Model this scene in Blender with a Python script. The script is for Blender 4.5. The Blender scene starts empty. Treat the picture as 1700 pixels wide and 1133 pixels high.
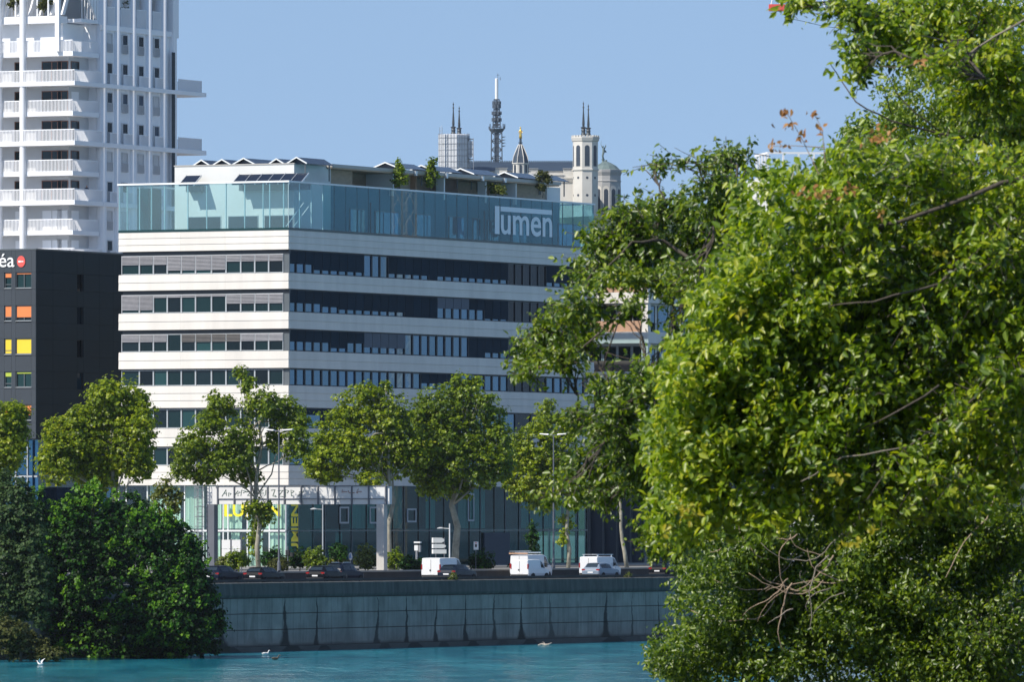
import bpy, bmesh, math, random
import numpy as np
from mathutils import Vector, Matrix
R = math.radians
scene = bpy.context.scene
COL = scene.collection

# ------------------------------------------------------------------ camera, sky, sun, exposure
F = 14000.0; CX = 850.0; HY = 865.0; ZC = 10.6          # long telephoto: focal length in pixels of a 1700 px wide frame
cd = bpy.data.cameras.new('camera'); cam = bpy.data.objects.new('camera', cd); COL.objects.link(cam)
cam.location = (0, 0, ZC); cam.rotation_euler = (R(90), 0, 0)
cd.sensor_width = 36; cd.lens = F / 1700 * 36; cd.shift_y = (HY - 566.5) / 1700
cd.clip_start = 1; cd.clip_end = 30000
cd.dof.use_dof = True; cd.dof.focus_distance = 700; cd.dof.aperture_fstop = 14.0
scene.camera = cam
scene.render.engine = 'CYCLES'
SUN_EL = R(42); SUN_H = Vector((-0.82, -0.57, 0)).normalized()      # direction towards the sun
world = bpy.data.worlds.new('World'); scene.world = world; world.use_nodes = True
wn = world.node_tree.nodes; wl = world.node_tree.links
bg = wn['Background']; sky = wn.new('ShaderNodeTexSky'); sky.sky_type = 'NISHITA'; sky.sun_disc = False
sky.sun_elevation = SUN_EL; sky.sun_rotation = math.atan2(SUN_H.x, SUN_H.y)
sky.altitude = 0; sky.air_density = 1.0; sky.dust_density = 0.1; sky.ozone_density = 0.7
wtc = wn.new('ShaderNodeTexCoord'); wmp = wn.new('ShaderNodeMapping'); wmp.inputs['Location'].default_value = (0, 0, 0.22)
wl.new(wtc.outputs['Generated'], wmp.inputs['Vector'])
wnm = wn.new('ShaderNodeVectorMath'); wnm.operation = 'NORMALIZE'
wl.new(wmp.outputs['Vector'], wnm.inputs[0]); wl.new(wnm.outputs['Vector'], sky.inputs['Vector'])
wl.new(sky.outputs[0], bg.inputs['Color']); bg.inputs['Strength'].default_value = 0.13
sl = bpy.data.lights.new('sun', 'SUN'); sl.energy = 4.2; sl.angle = R(0.53); sl.color = (1.0, 0.93, 0.82)
so = bpy.data.objects.new('sun', sl); COL.objects.link(so)
sdir = Vector((SUN_H.x * math.cos(SUN_EL), SUN_H.y * math.cos(SUN_EL), math.sin(SUN_EL)))
so.rotation_euler = sdir.to_track_quat('Z', 'Y').to_euler(); so.location = (0, 0, 300)
scene.view_settings.view_transform = 'Standard'; scene.view_settings.look = 'None'
scene.view_settings.exposure = 0.33; scene.view_settings.gamma = 1.0; scene.view_settings.use_curve_mapping = False
try:
    scene.cycles.max_bounces = 8; scene.cycles.transparent_max_bounces = 12
    scene.cycles.volume_bounces = 0; scene.cycles.use_denoising = True
except Exception: pass

# ------------------------------------------------------------------ the city's own grid: U runs along the quay, V inland
AQ = R(26.9); U = Vector((math.sin(AQ), math.cos(AQ), 0)); V = Vector((-math.cos(AQ), math.sin(AQ), 0))
ROT = R(90 - 26.9)
Q0 = Vector((-23.3, 676, 0))                             # a point of the quay edge
def Q(s, t, z=0.0): return Q0 + U * s + V * t + Vector((0, 0, z))
def W(px, py, d): return Vector(((px - CX) / F * d, d, ZC + (HY - py) / F * d))
def hit(px, o, d):                                       # how far along the ground line o + d*L the sight line of column px crosses it
    a = (px - CX) / F
    return (a * o.y - o.x) / (d.x - a * d.y)
def zat(py, depth): return ZC + (HY - py) * depth / F
def s_at(px, t): return hit(px, Q(0, t), U)

# ------------------------------------------------------------------ materials
MATS = {}
class N:
    def __init__(s, m): s.t = m.node_tree; s.n = s.t.nodes; s.l = s.t.links
    def new(s, k, **kw):
        x = s.n.new(k)
        for a, b in kw.items(): setattr(x, a, b)
        return x
    def link(s, a, b): s.l.new(a, b)
    def math(s, op, a, b=None, c=None):
        x = s.n.new('ShaderNodeMath'); x.operation = op
        for i, v in enumerate((a, b, c)):
            if v is None: continue
            if isinstance(v, (int, float)): x.inputs[i].default_value = v
            else: s.l.new(v, x.inputs[i])
        return x.outputs[0]
    def mix(s, fac, a, b, blend='MIX'):
        x = s.n.new('ShaderNodeMix'); x.data_type = 'RGBA'; x.blend_type = blend
        for i, v in ((0, fac), (6, a), (7, b)):
            if isinstance(v, (int, float)): x.inputs[i].default_value = v
            elif isinstance(v, tuple): x.inputs[i].default_value = (*v[:3], 1)
            else: s.l.new(v, x.inputs[i])
        return x.outputs[2]
    def noise(s, scale, vec=None, detail=4, rough=.55):
        x = s.n.new('ShaderNodeTexNoise'); x.inputs['Scale'].default_value = scale
        x.inputs['Detail'].default_value = detail; x.inputs['Roughness'].default_value = rough
        if vec is not None: s.l.new(vec, x.inputs['Vector'])
        return x.outputs[0]
    def ramp(s, fac, stops):
        x = s.n.new('ShaderNodeValToRGB'); e = x.color_ramp.elements
        while len(e) < len(stops): e.new(0.5)
        for i, (p, c) in enumerate(stops):
            e[i].position = p; e[i].color = (c, c, c, 1) if isinstance(c, (int, float)) else (*c[:3], 1)
        s.l.new(fac, x.inputs[0]); return x.outputs[0]
    def vec(s, scale=(1, 1, 1), kind='Object'):
        tc = s.n.new('ShaderNodeTexCoord'); mp = s.n.new('ShaderNodeMapping'); mp.inputs['Scale'].default_value = scale
        s.l.new(tc.outputs[kind], mp.inputs['Vector']); return mp.outputs[0]
    def pos(s, scale=(1, 1, 1)):
        g = s.n.new('ShaderNodeNewGeometry'); mp = s.n.new('ShaderNodeMapping'); mp.inputs['Scale'].default_value = scale
        s.l.new(g.outputs['Position'], mp.inputs['Vector']); return mp.outputs[0]
def newmat(name):
    m = bpy.data.materials.new(name); m.use_nodes = True; MATS[name] = m
    return m, N(m), m.node_tree.nodes['Principled BSDF']
def mat(name, col, rough=.6, metal=0.0, var=.12, scale=.6, spec=.5, bump=0.0, stretch=(1, 1, 1), rnd=0.0):
    m, g, b = newmat(name)
    b.inputs['Roughness'].default_value = rough; b.inputs['Metallic'].default_value = metal
    b.inputs['Specular IOR Level'].default_value = spec
    n = g.noise(scale, g.pos(stretch))
    c = g.ramp(n, [(.25, tuple(x * (1 - var) for x in col)), (.75, tuple(min(1, x * (1 + var)) for x in col))])
    if rnd:
        oi = g.new('ShaderNodeObjectInfo')
        c = g.mix(1.0, c, g.ramp(oi.outputs['Random'], [(0, 1 - rnd), (1, 1.0)]), 'MULTIPLY')
    g.link(c, b.inputs['Base Color'])
    if bump:
        bp = g.new('ShaderNodeBump'); bp.inputs['Strength'].default_value = bump; bp.inputs['Distance'].default_value = .05
        g.link(g.noise(scale * 6, g.pos(stretch)), bp.inputs['Height']); g.link(bp.outputs[0], b.inputs['Normal'])
    return m
def leafmat(name, stops, trans=.3, rough=.42, spec=.4):
    m, g, b = newmat(name)
    geo = g.new('ShaderNodeNewGeometry'); oi = g.new('ShaderNodeObjectInfo')
    f = g.math('FRACT', g.math('ADD', geo.outputs['Random Per Island'], oi.outputs['Random']))
    big = g.noise(.35 if trans < .9 else .3, g.pos(), 2)
    f = g.math('ADD', g.math('MULTIPLY', f, .8), g.math('MULTIPLY', g.math('SUBTRACT', big, .5), .7))
    c = g.ramp(f, stops)
    g.link(c, b.inputs['Base Color']); b.inputs['Roughness'].default_value = rough
    b.inputs['Specular IOR Level'].default_value = spec
    tr = g.new('ShaderNodeBsdfTranslucent')
    g.link(g.mix(1.0, c, (1.7, 1.7, .5), 'MULTIPLY'), tr.inputs['Color'])
    mx = g.new('ShaderNodeMixShader'); mx.inputs[0].default_value = trans
    g.link(b.outputs[0], mx.inputs[1]); g.link(tr.outputs[0], mx.inputs[2])
    g.link(mx.outputs[0], g.n['Material Output'].inputs['Surface'])
    return m
def thin_glass(name, tint, ior=1.5, refl=(1, 1, 1), haze=0.0, hazecol=(.5, .6, .62), film=0.0):
    m, g, b = newmat(name); g.n.remove(b)
    tr = g.new('ShaderNodeBsdfTransparent'); tr.inputs['Color'].default_value = (*tint, 1)
    gl = g.new('ShaderNodeBsdfGlossy'); gl.inputs['Roughness'].default_value = .01; gl.inputs['Color'].default_value = (*refl, 1)
    fr = g.new('ShaderNodeFresnel'); ge = g.new('ShaderNodeNewGeometry')
    g.link(g.math('ADD', ior, g.math('MULTIPLY', ge.outputs['Backfacing'], 1 / ior - ior)), fr.inputs['IOR'])   # same reflection on both faces of the pane
    base = tr.outputs[0]
    if haze:
        df = g.new('ShaderNodeBsdfDiffuse'); df.inputs['Color'].default_value = (*hazecol, 1)
        mh = g.new('ShaderNodeMixShader'); mh.inputs[0].default_value = haze
        g.link(base, mh.inputs[1]); g.link(df.outputs[0], mh.inputs[2]); base = mh.outputs[0]
    mx = g.new('ShaderNodeMixShader'); g.link(fr.outputs[0], mx.inputs[0]); g.link(base, mx.inputs[1]); g.link(gl.outputs[0], mx.inputs[2])
    g.link(mx.outputs[0], g.n['Material Output'].inputs['Surface']); return m
def dark_glass(name, col, ior=1.9, rough=.03, tint=None):
    m, g, b = newmat(name)
    oi = g.new('ShaderNodeObjectInfo')
    c = g.mix(1.0, col, g.ramp(oi.outputs['Random'], [(0, .25), (.7, 1.2), (1, 2.4)]), 'MULTIPLY')
    g.link(c, b.inputs['Base Color']); b.inputs['Roughness'].default_value = rough; b.inputs['IOR'].default_value = ior
    if tint: b.inputs['Specular Tint'].default_value = (*tint, 1)
    return m

# ------------------------------------------------------------------ objects
def obj(name, mesh, parent=None, loc=None, rotz=None, mats=None):
    o = bpy.data.objects.new(name, mesh); COL.objects.link(o)
    if parent: o.parent = parent
    if loc is not None: o.location = loc
    if rotz is not None: o.rotation_euler = (0, 0, rotz)
    return o
LABELS = set()
def tag(o, label, cat, group=None, kind=None):
    o['label'] = label; o['category'] = cat
    if group: o['group'] = group
    if kind: o['kind'] = kind
    return o
def thing(name, label, cat, loc=(0, 0, 0), rotz=0.0, group=None):
    o = bpy.data.objects.new(name, None); COL.objects.link(o); o.empty_display_size = .3
    o.location = loc; o.rotation_euler = (0, 0, rotz)
    return tag(o, label, cat, group)
def copy_tree(o, parent=None):
    c = o.copy(); COL.objects.link(c); c.parent = parent
    for ch in list(o.children): copy_tree(ch, c)
    return c
class MB:
    def __init__(s): s.v = []; s.f = []; s.m = []
    def face(s, pts, m=0):
        i = len(s.v); s.v += [tuple(p) for p in pts]; s.f.append(tuple(range(i, i + len(pts)))); s.m.append(m)
    def box(s, x0, x1, y0, y1, z0, z1, m=0):
        if x0 > x1: x0, x1 = x1, x0
        if y0 > y1: y0, y1 = y1, y0
        if z0 > z1: z0, z1 = z1, z0
        i = len(s.v)
        s.v += [(x0, y0, z0), (x1, y0, z0), (x1, y1, z0), (x0, y1, z0), (x0, y0, z1), (x1, y0, z1), (x1, y1, z1), (x0, y1, z1)]
        for q in ((3, 2, 1, 0), (4, 5, 6, 7), (0, 1, 5, 4), (1, 2, 6, 5), (2, 3, 7, 6), (3, 0, 4, 7)):
            s.f.append(tuple(i + k for k in q)); s.m.append(m)
        return s
    def loft(s, rings, m=0, cap=True, closed=True):
        i = len(s.v); n = len(rings[0])
        for r in rings: s.v += [tuple(p) for p in r]
        for a in range(len(rings) - 1):
            for k in range(n if closed else n - 1):
                k2 = (k + 1) % n
                s.f.append((i + a * n + k, i + a * n + k2, i + (a + 1) * n + k2, i + (a + 1) * n + k)); s.m.append(m)
        if cap:
            s.f.append(tuple(i + k for k in reversed(range(n)))); s.m.append(m)
            e = i + (len(rings) - 1) * n; s.f.append(tuple(e + k for k in range(n))); s.m.append(m)
        return s
    def prism(s, poly, z0, z1, m=0):                     # plan polygon, counter-clockwise
        return s.loft([[(x, y, z0) for x, y in poly], [(x, y, z1) for x, y in poly]], m)
    def lathe(s, prof, c=(0, 0, 0), n=12, m=0, phase=0.0):
        return s.loft([[(c[0] + max(r, 1e-4) * math.cos(phase + 2 * math.pi * k / n), c[1] + max(r, 1e-4) * math.sin(phase + 2 * math.pi * k / n), c[2] + z) for k in range(n)] for r, z in prof], m)
    def path(s, pts, radii, n=6, m=0):
        pts = [Vector(p) for p in pts]
        if isinstance(radii, (int, float)): radii = [radii] * len(pts)
        rings = []; ref = Vector((0.31, 0.53, 0.79))
        for i, p in enumerate(pts):
            d = (pts[min(i + 1, len(pts) - 1)] - pts[max(i - 1, 0)])
            if d.length < 1e-9: d = Vector((0, 0, 1))
            d.normalize(); a = d.cross(ref)
            if a.length < .05: a = d.cross(Vector((1, 0, 0)))
            a.normalize(); b = d.cross(a)
            rings.append([p + (a * math.cos(2 * math.pi * k / n) + b * math.sin(2 * math.pi * k / n)) * radii[i] for k in range(n)])
        return s.loft(rings, m)
    def bar(s, a, b, r, n=4, m=0): return s.path([a, b], r, n, m)
    def mesh(s, name, mats, smooth=False):
        me = bpy.data.meshes.new(name); me.from_pydata(s.v, [], s.f)
        for mm in (mats if isinstance(mats, (list, tuple)) else [mats]): me.materials.append(MATS[mm] if isinstance(mm, str) else mm)
        me.polygons.foreach_set('material_index', s.m)
        if smooth: me.polygons.foreach_set('use_smooth', [True] * len(s.f))
        me.update(); return me
    def build(s, name, mats, parent=None, smooth=False, loc=None, rotz=None):
        return obj(name, s.mesh(name, mats, smooth), parent, loc, rotz)
def np_mesh(name, verts, quads, matname, smooth=False):
    me = bpy.data.meshes.new(name)
    nv = len(verts); nf = len(quads); k = quads.shape[1]
    me.vertices.add(nv); me.vertices.foreach_set('co', np.ascontiguousarray(verts, dtype=np.float32).ravel())
    me.loops.add(nf * k); me.loops.foreach_set('vertex_index', np.ascontiguousarray(quads, dtype=np.int32).ravel())
    me.polygons.add(nf); me.polygons.foreach_set('loop_start', np.arange(0, nf * k, k, dtype=np.int32))
    try: me.polygons.foreach_set('loop_total', np.full(nf, k, dtype=np.int32))
    except Exception: pass
    me.materials.append(MATS[matname])
    me.update(calc_edges=True); me.validate(); return me
# leaf templates: x across, y along the leaf, z out of its plane
LEAF6 = np.array([(0, 0, 0), (-.27, .30, .09), (-.23, .66, .10), (0, 1.1, -.10), (.23, .66, .10), (.27, .30, .09)])
LEAF6F = np.array([(0, 1, 2, 3), (0, 3, 4, 5)])
LEAF4 = np.array([(0, 0, 0), (-.42, .5, .13), (0, 1, -.05), (.42, .5, .13)])
LEAF4F = np.array([(0, 2, 1), (0, 3, 2)])
LOBE = np.array([(0, 0, 0), (-.5, .30, .10), (-.28, .52, .02), (-.30, .95, .10), (0, .72, -.02), (.30, .95, .10), (.28, .52, .02), (.5, .30, .10)])
LOBEF = np.array([(0, 1, 2, 4), (2, 3, 4, 4), (0, 4, 6, 7), (4, 5, 6, 6)])
LOBEF = np.array([(0, 1, 2), (0, 2, 4), (2, 3, 4), (0, 4, 6), (4, 5, 6), (0, 6, 7)])
TEMPL = {'leaf': (LEAF6, LEAF6F), 'small': (LEAF4, LEAF4F), 'lobed': (LOBE, LOBEF)}
def leaf_frames(cent, nrm, rng, droop=.35):
    n = nrm / np.maximum(np.linalg.norm(nrm, axis=1, keepdims=True), 1e-6)
    t = rng.normal(size=cent.shape); t[:, 2] -= droop
    t -= (t * n).sum(1, keepdims=True) * n
    t /= np.maximum(np.linalg.norm(t, axis=1, keepdims=True), 1e-6)
    return np.cross(t, n), t, n
def leaf_verts(cent, fr, size, templ):
    T, Fc = TEMPL[templ]; a, t, n = fr
    k = len(T)
    v = cent[:, None, :] + size[:, None, None] * (T[None, :, 0, None] * a[:, None, :] + (T[None, :, 1, None] - .4) * t[:, None, :] + T[None, :, 2, None] * n[:, None, :])
    f = Fc[None] + (np.arange(len(cent)) * k)[:, None, None]
    return v.reshape(-1, 3), f.reshape(-1, Fc.shape[1])
def text_mesh(body, mname, bold=0.0, extrude=.01):
    cu = bpy.data.curves.new('lettering', 'FONT'); cu.body = body; cu.size = 1; cu.extrude = extrude; cu.offset = bold; cu.resolution_u = 4
    to = bpy.data.objects.new('lettering', cu); COL.objects.link(to)
    dg = bpy.context.evaluated_depsgraph_get(); me = bpy.data.meshes.new_from_object(to.evaluated_get(dg))
    COL.objects.unlink(to); bpy.data.objects.remove(to)
    me.materials.clear(); me.materials.append(MATS[mname]); return me
def fit_text(me, xaxis, zaxis, origin, w, h):            # stretch to w x h and lay it on the plane of the two axes
    co = np.zeros(len(me.vertices) * 3, dtype=np.float32); me.vertices.foreach_get('co', co); co = co.reshape(-1, 3)
    lo = co.min(0); hi = co.max(0); c = (co - lo) / np.maximum(hi - lo, 1e-6)
    X = np.array(xaxis); Z = np.array(zaxis); Nn = np.cross(X, Z)
    out = np.array(origin)[None] + c[:, :1] * w * X + c[:, 1:2] * h * Z + (co[:, 2:3]) * Nn
    me.vertices.foreach_set('co', out.astype(np.float32).ravel()); me.update(); return me

# ------------------------------------------------------------------ palette
mat('white_cladding', (.70, .665, .61), .55, var=.09, scale=.7, stretch=(1, 1, .12), rnd=.06)
mat('white_paint', (.80, .80, .80), .5, var=.05, scale=.3)
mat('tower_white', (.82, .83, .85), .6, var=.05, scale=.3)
mat('tower_shaded', (.56, .565, .575), .7, var=.06, scale=.3)  # tower white darkened: shade under the slabs put into the colour
mat('dark_metal', (.018, .022, .028), .45, var=.15)
mat('frame_grey', (.10, .115, .125), .4, var=.1)
mat('frame_light', (.38, .41, .43), .4, var=.1)
mat('blind_grey', (.30, .30, .325), .42, var=.10, scale=2, rnd=.2)
mat('blind_brown', (.10, .095, .095), .5, var=.10, scale=2)
mat('screen_navy', (.002, .020, .040), .75, var=.12, scale=1.2, spec=.2, rnd=.3)
mat('screen_blue', (.04, .06, .10), .5, var=.12, scale=1.2, rnd=.2)
dark_glass('pane_glass', (.005, .012, .014), 1.36)
dark_glass('pane_blue', (.008, .022, .055), 2.2, tint=(.32, .72, 1))
dark_glass('pane_sky', (.05, .12, .20), 2.4, tint=(.6, .85, 1))
dark_glass('pane_teal', (.006, .022, .022), 1.36)
dark_glass('wall_teal', (.004, .085, .115), 1.3, rough=.35)
dark_glass('pane_dark', (.003, .011, .020), 1.22)
thin_glass('screen_glass', (.74, .88, .90), 1.4, haze=.10, hazecol=(.42, .60, .64))
thin_glass('screen_glass_deep', (.70, .88, .90), 1.22, haze=.02, hazecol=(.04, .40, .52))
thin_glass('lobby_glass_dimmed', (.42, .66, .66), 1.16)  # darker copy: tint and weak reflection paint the dark street mirrored there
thin_glass('lobby_glass', (.88, .95, .925), 1.4)
mat('glass_edge', (.60, .72, .74), .3, var=.05)
mat('coping_light', (.80, .82, .82), .35, var=.05)
mat('inner_wall', (.70, .70, .68), .7, var=.06, scale=.4)
mat('logo_white', (.80, .86, .90), .5, var=.02)
mat('yellow_print', (.85, .72, .02), .5, var=.03)
mat('red_print', (.80, .10, .08), .5, var=.03)
mat('white_print', (.85, .85, .85), .5, var=.02)
mat('blue_print', (.03, .25, .70), .4, var=.03)
mat('wood_soffit', (.50, .37, .27), .7, var=.15, scale=1.5, stretch=(1, 1, 4))
mat('wood_tan', (.45, .27, .17), .7, var=.15, scale=1.5)
mat('wood_dark', (.13, .085, .065), .7, var=.18, scale=1.5)
mat('fascia_grey', (.40, .385, .36), .5, var=.1)
mat('solar_cell', (.012, .018, .035), .15, var=.1, scale=3, spec=.6)
mat('silver', (.62, .64, .66), .35, metal=.6, var=.08)
mat('curtain_cloth', (.58, .68, .60), .8, var=.07, scale=1.5, stretch=(3, 3, .3))
mat('floor_concrete', (.30, .30, .29), .8, var=.1)
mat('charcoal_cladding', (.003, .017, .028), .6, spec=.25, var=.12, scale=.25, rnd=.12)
mat('charcoal_sunlit', (.036, .046, .058), .5, var=.10, scale=.25, rnd=.10)  # lighter copy of the cladding; sun on the left face put into colour
mat('orange_blind', (.75, .22, .06), .6, var=.05)
mat('yellow_blind', (.80, .58, .03), .6, var=.05)
mat('lime_blind', (.40, .50, .05), .6, var=.05)
mat('brown_frame', (.20, .085, .05), .5, var=.1)
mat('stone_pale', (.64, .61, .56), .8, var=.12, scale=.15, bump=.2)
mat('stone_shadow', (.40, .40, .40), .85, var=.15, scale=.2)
mat('netting', (.60, .62, .65), .8, var=.15, scale=.25, stretch=(1, 1, 3))
mat('slate', (.035, .055, .085), .55, var=.15, scale=.1)
mat('verdigris', (.14, .19, .185), .6, var=.15, scale=.5)
mat('bronze_dark', (.035, .045, .055), .5, var=.15)
mat('steel_lattice', (.10, .12, .15), .5, var=.15)
mat('gold', (.85, .55, .12), .3, metal=.7, var=.05)
mat('opening_dark', (.03, .045, .07), .6, var=.1)
mat('asphalt', (.05, .05, .052), .9, var=.2, scale=.8, bump=.1)
mat('paving', (.26, .25, .23), .9, var=.15, scale=.5)
mat('earth', (.035, .038, .022), .95, var=.25, scale=.3)
mat('hill_green', (.045, .07, .035), .95, var=.4, scale=.02)
mat('kerb_stone', (.44, .40, .34), .8, var=.15, scale=.6)
mat('dark_wall', (.065, .055, .05), .85, var=.25, scale=.5, stretch=(1, 1, .3))
mat('parapet_dark', (.05, .055, .055), .85, var=.3, scale=.5)
mat('galvanised', (.30, .31, .33), .45, metal=.3, var=.12)
mat('post_grey', (.12, .13, .155), .5, var=.1)
mat('lamp_white', (.70, .72, .74), .4, var=.04)
mat('gantry_concrete', (.50, .48, .455), .8, var=.1)
mat('panel_white', (.66, .66, .66), .6, var=.07, scale=.8)
mat('graffiti_green', (.10, .17, .14), .6, var=.1)
mat('graffiti_red', (.34, .16, .13), .6, var=.1)
mat('car_navy', (.008, .014, .032), .3, var=.04, spec=.15)
mat('car_black', (.005, .006, .009), .3, var=.04, spec=.15)
mat('car_white', (.78, .79, .80), .28, var=.03, spec=.6)
mat('car_blue', (.010, .016, .03), .3, var=.04, spec=.2)
mat('car_grey', (.20, .25, .32), .3, var=.04, spec=.4)
mat('tyre_rubber', (.015, .015, .016), .8, var=.1)
mat('alloy', (.40, .41, .42), .3, metal=.7, var=.05)
mat('tail_red', (.30, .012, .010), .2, var=.05)
mat('plastic_black', (.02, .02, .022), .5, var=.1)
dark_glass('car_glass', (.012, .018, .024), 1.45)
mat('bark', (.22, .19, .15), .9, var=.35, scale=3, bump=.4, stretch=(1, 1, .5))
mat('bark_plane', (.30, .28, .22), .85, var=.40, scale=2.2, bump=.3)
mat('bark_dark', (.085, .07, .055), .9, var=.3, scale=6, bump=.5, stretch=(1, 1, .5))
mat('twig_tan', (.34, .25, .17), .85, var=.25, scale=8)
mat('feather_white', (.75, .75, .74), .7, var=.05)
mat('feather_brown', (.10, .075, .05), .7, var=.2, scale=8)
mat('driftwood', (.42, .36, .30), .85, var=.2, scale=4)
mat('skin', (.45, .28, .20), .6, var=.05)
mat('cloth_dark', (.03, .04, .07), .8, var=.1)
leafmat('leaf_plane', [(0, (.050, .090, .004)), (.35, (.165, .235, .007)), (.7, (.31, .375, .009)), (1, (.46, .43, .02))], .40, .42, .45)
leafmat('leaf_plane_deep', [(0, (.040, .080, .004)), (.4, (.125, .190, .008)), (.8, (.27, .345, .009)), (1, (.42, .41, .02))], .38, .42, .45)
leafmat('leaf_dark', [(0, (.004, .015, .003)), (.45, (.011, .045, .005)), (.8, (.042, .14, .008)), (1, (.12, .28, .015))], .26, .55, .2)
leafmat('leaf_lit_tip', [(0, (.05, .14, .008)), (.5, (.11, .25, .012)), (1, (.22, .36, .02))], .36, .45, .3)  # lighter green that stands for sun on the bush tips
leafmat('leaf_willow', [(0, (.022, .045, .015)), (.5, (.050, .095, .028)), (1, (.10, .16, .04))], .25, .55, .25)
leafmat('leaf_olive', [(0, (.035, .045, .012)), (.5, (.080, .090, .024)), (1, (.14, .15, .04))], .25, .6, .2)
leafmat('leaf_yellow', [(0, (.06, .08, .012)), (.5, (.12, .15, .02)), (1, (.22, .22, .03))], .3)
leafmat('leaf_near', [(0, (.035, .080, .003)), (.3, (.15, .25, .005)), (.6, (.30, .39, .008)), (.82, (.44, .46, .03)), (.93, (.50, .50, .06)), (.965, (.50, .42, .02)), (1, (.46, .22, .04))], .46, .40, .75)
leafmat('leaf_far', [(0, (.024, .062, .003)), (.4, (.105, .180, .006)), (.75, (.23, .31, .008)), (.94, (.38, .40, .03)), (.975, (.46, .36, .02)), (1, (.42, .19, .04))], .42, .38, .75)
leafmat('leaf_dry', [(0, (.30, .14, .05)), (.5, (.50, .27, .11)), (1, (.62, .40, .22))], .3, .6, .2)
leafmat('leaf_sunny', [(0, (.28, .26, .02)), (.6, (.42, .36, .02)), (1, (.30, .32, .03))], .35, .4, .4)

# water: teal river seen at a grazing angle
m, g, b = newmat('river_water')
n1 = g.noise(.55, g.pos((1, .16, 1)), 4, .6); n2 = g.noise(.16, g.pos((1, .16, 1)), 5, .65)
b.inputs['Roughness'].default_value = .12; b.inputs['IOR'].default_value = 1.33
g.link(g.mix(g.ramp(n2, [(.38, 0), (.62, 1)]), (.008, .16, .24), (.035, .31, .40)), b.inputs['Base Color'])  # paler and darker streaks paint the ripples' reflections into the colour
bp = g.new('ShaderNodeBump'); bp.inputs['Strength'].default_value = .9; bp.inputs['Distance'].default_value = .35
g.link(g.math('ADD', n1, g.math('MULTIPLY', g.noise(.25, g.pos((1, .3, 1)), 3), 1.5)), bp.inputs['Height']); g.link(bp.outputs[0], b.inputs['Normal'])

# quay concrete: drip stains that hang from the joints and spread at the foot (coordinates of the wall itself)
def quay_concrete(root, z_top, z_bot, step):
    m, g, b = newmat('quay_concrete'); b.inputs['Roughness'].default_value = .9
    tc = g.new('ShaderNodeTexCoord'); tc.object = root
    sp = g.new('ShaderNodeSeparateXYZ'); g.link(tc.outputs['Object'], sp.inputs[0]); x, z = sp.outputs[0], sp.outputs[2]
    wob = g.math('MULTIPLY', g.math('SUBTRACT', g.noise(.35, tc.outputs['Object'], 4), .5), 1.9)
    xs = g.math('DIVIDE', g.math('ADD', x, wob), step)
    d = g.math('MULTIPLY', g.math('ABSOLUTE', g.math('SUBTRACT', g.math('FRACT', g.math('ADD', xs, .5)), .5)), step)
    h = g.math('DIVIDE', g.math('SUBTRACT', z, z_bot), z_top - z_bot)                  # 0 at the foot, 1 under the cap
    width = g.math('ADD', g.math('MULTIPLY', g.math('SUBTRACT', 1.15, g.math('MINIMUM', h, 1.0)), .38), g.math('MULTIPLY', g.math('POWER', g.math('SUBTRACT', 1.0, g.math('MINIMUM', h, 1.0)), 10.0), .9))
    core = g.math('SUBTRACT', 1.0, g.math('MINIMUM', g.math('DIVIDE', d, width), 1.0))
    wid = g.new('ShaderNodeTexWhiteNoise', noise_dimensions='1D'); g.link(g.math('ADD', g.math('ROUND', xs), 40.5), wid.inputs['W'])
    width = g.math('MULTIPLY', width, g.math('ADD', .45, g.math('MULTIPLY', wid.outputs[0], 1.1)))
    core = g.math('SUBTRACT', 1.0, g.math('MINIMUM', g.math('DIVIDE', d, width), 1.0))
    idx = g.new('ShaderNodeTexWhiteNoise', noise_dimensions='1D'); g.link(g.math('ROUND', xs), idx.inputs['W'])
    streak = g.math('MULTIPLY', g.ramp(core, [(.0, 0), (.55, 1)]), g.ramp(idx.outputs[0], [(.1, .25), (.6, 1)]))
    mp = g.new('ShaderNodeMapping'); mp.inputs['Scale'].default_value = (2.2, 1, .16); g.link(tc.outputs['Object'], mp.inputs[0])
    drip = g.ramp(g.noise(1.0, mp.outputs[0], 4, .65), [(.48, 0), (.66, .85)])
    blot = g.noise(.35, tc.outputs['Object'], 5, .6)
    base = g.ramp(blot, [(.25, (.17, .17, .15)), (.55, (.275, .27, .24)), (.8, (.38, .37, .32))])
    dark = g.math('MAXIMUM', streak, g.math('MULTIPLY', drip, .38))
    foot = g.ramp(h, [(0, .75), (.07, .0)])
    dark = g.math('MAXIMUM', dark, foot)
    g.link(g.mix(dark, base, (.034, .036, .032)), b.inputs['Base Color'])
    bp = g.new('ShaderNodeBump'); bp.inputs['Strength'].default_value = .3; bp.inputs['Distance'].default_value = .04
    g.link(g.noise(5, tc.outputs['Object'], 4), bp.inputs['Height']); g.link(bp.outputs[0], b.inputs['Normal'])

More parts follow.
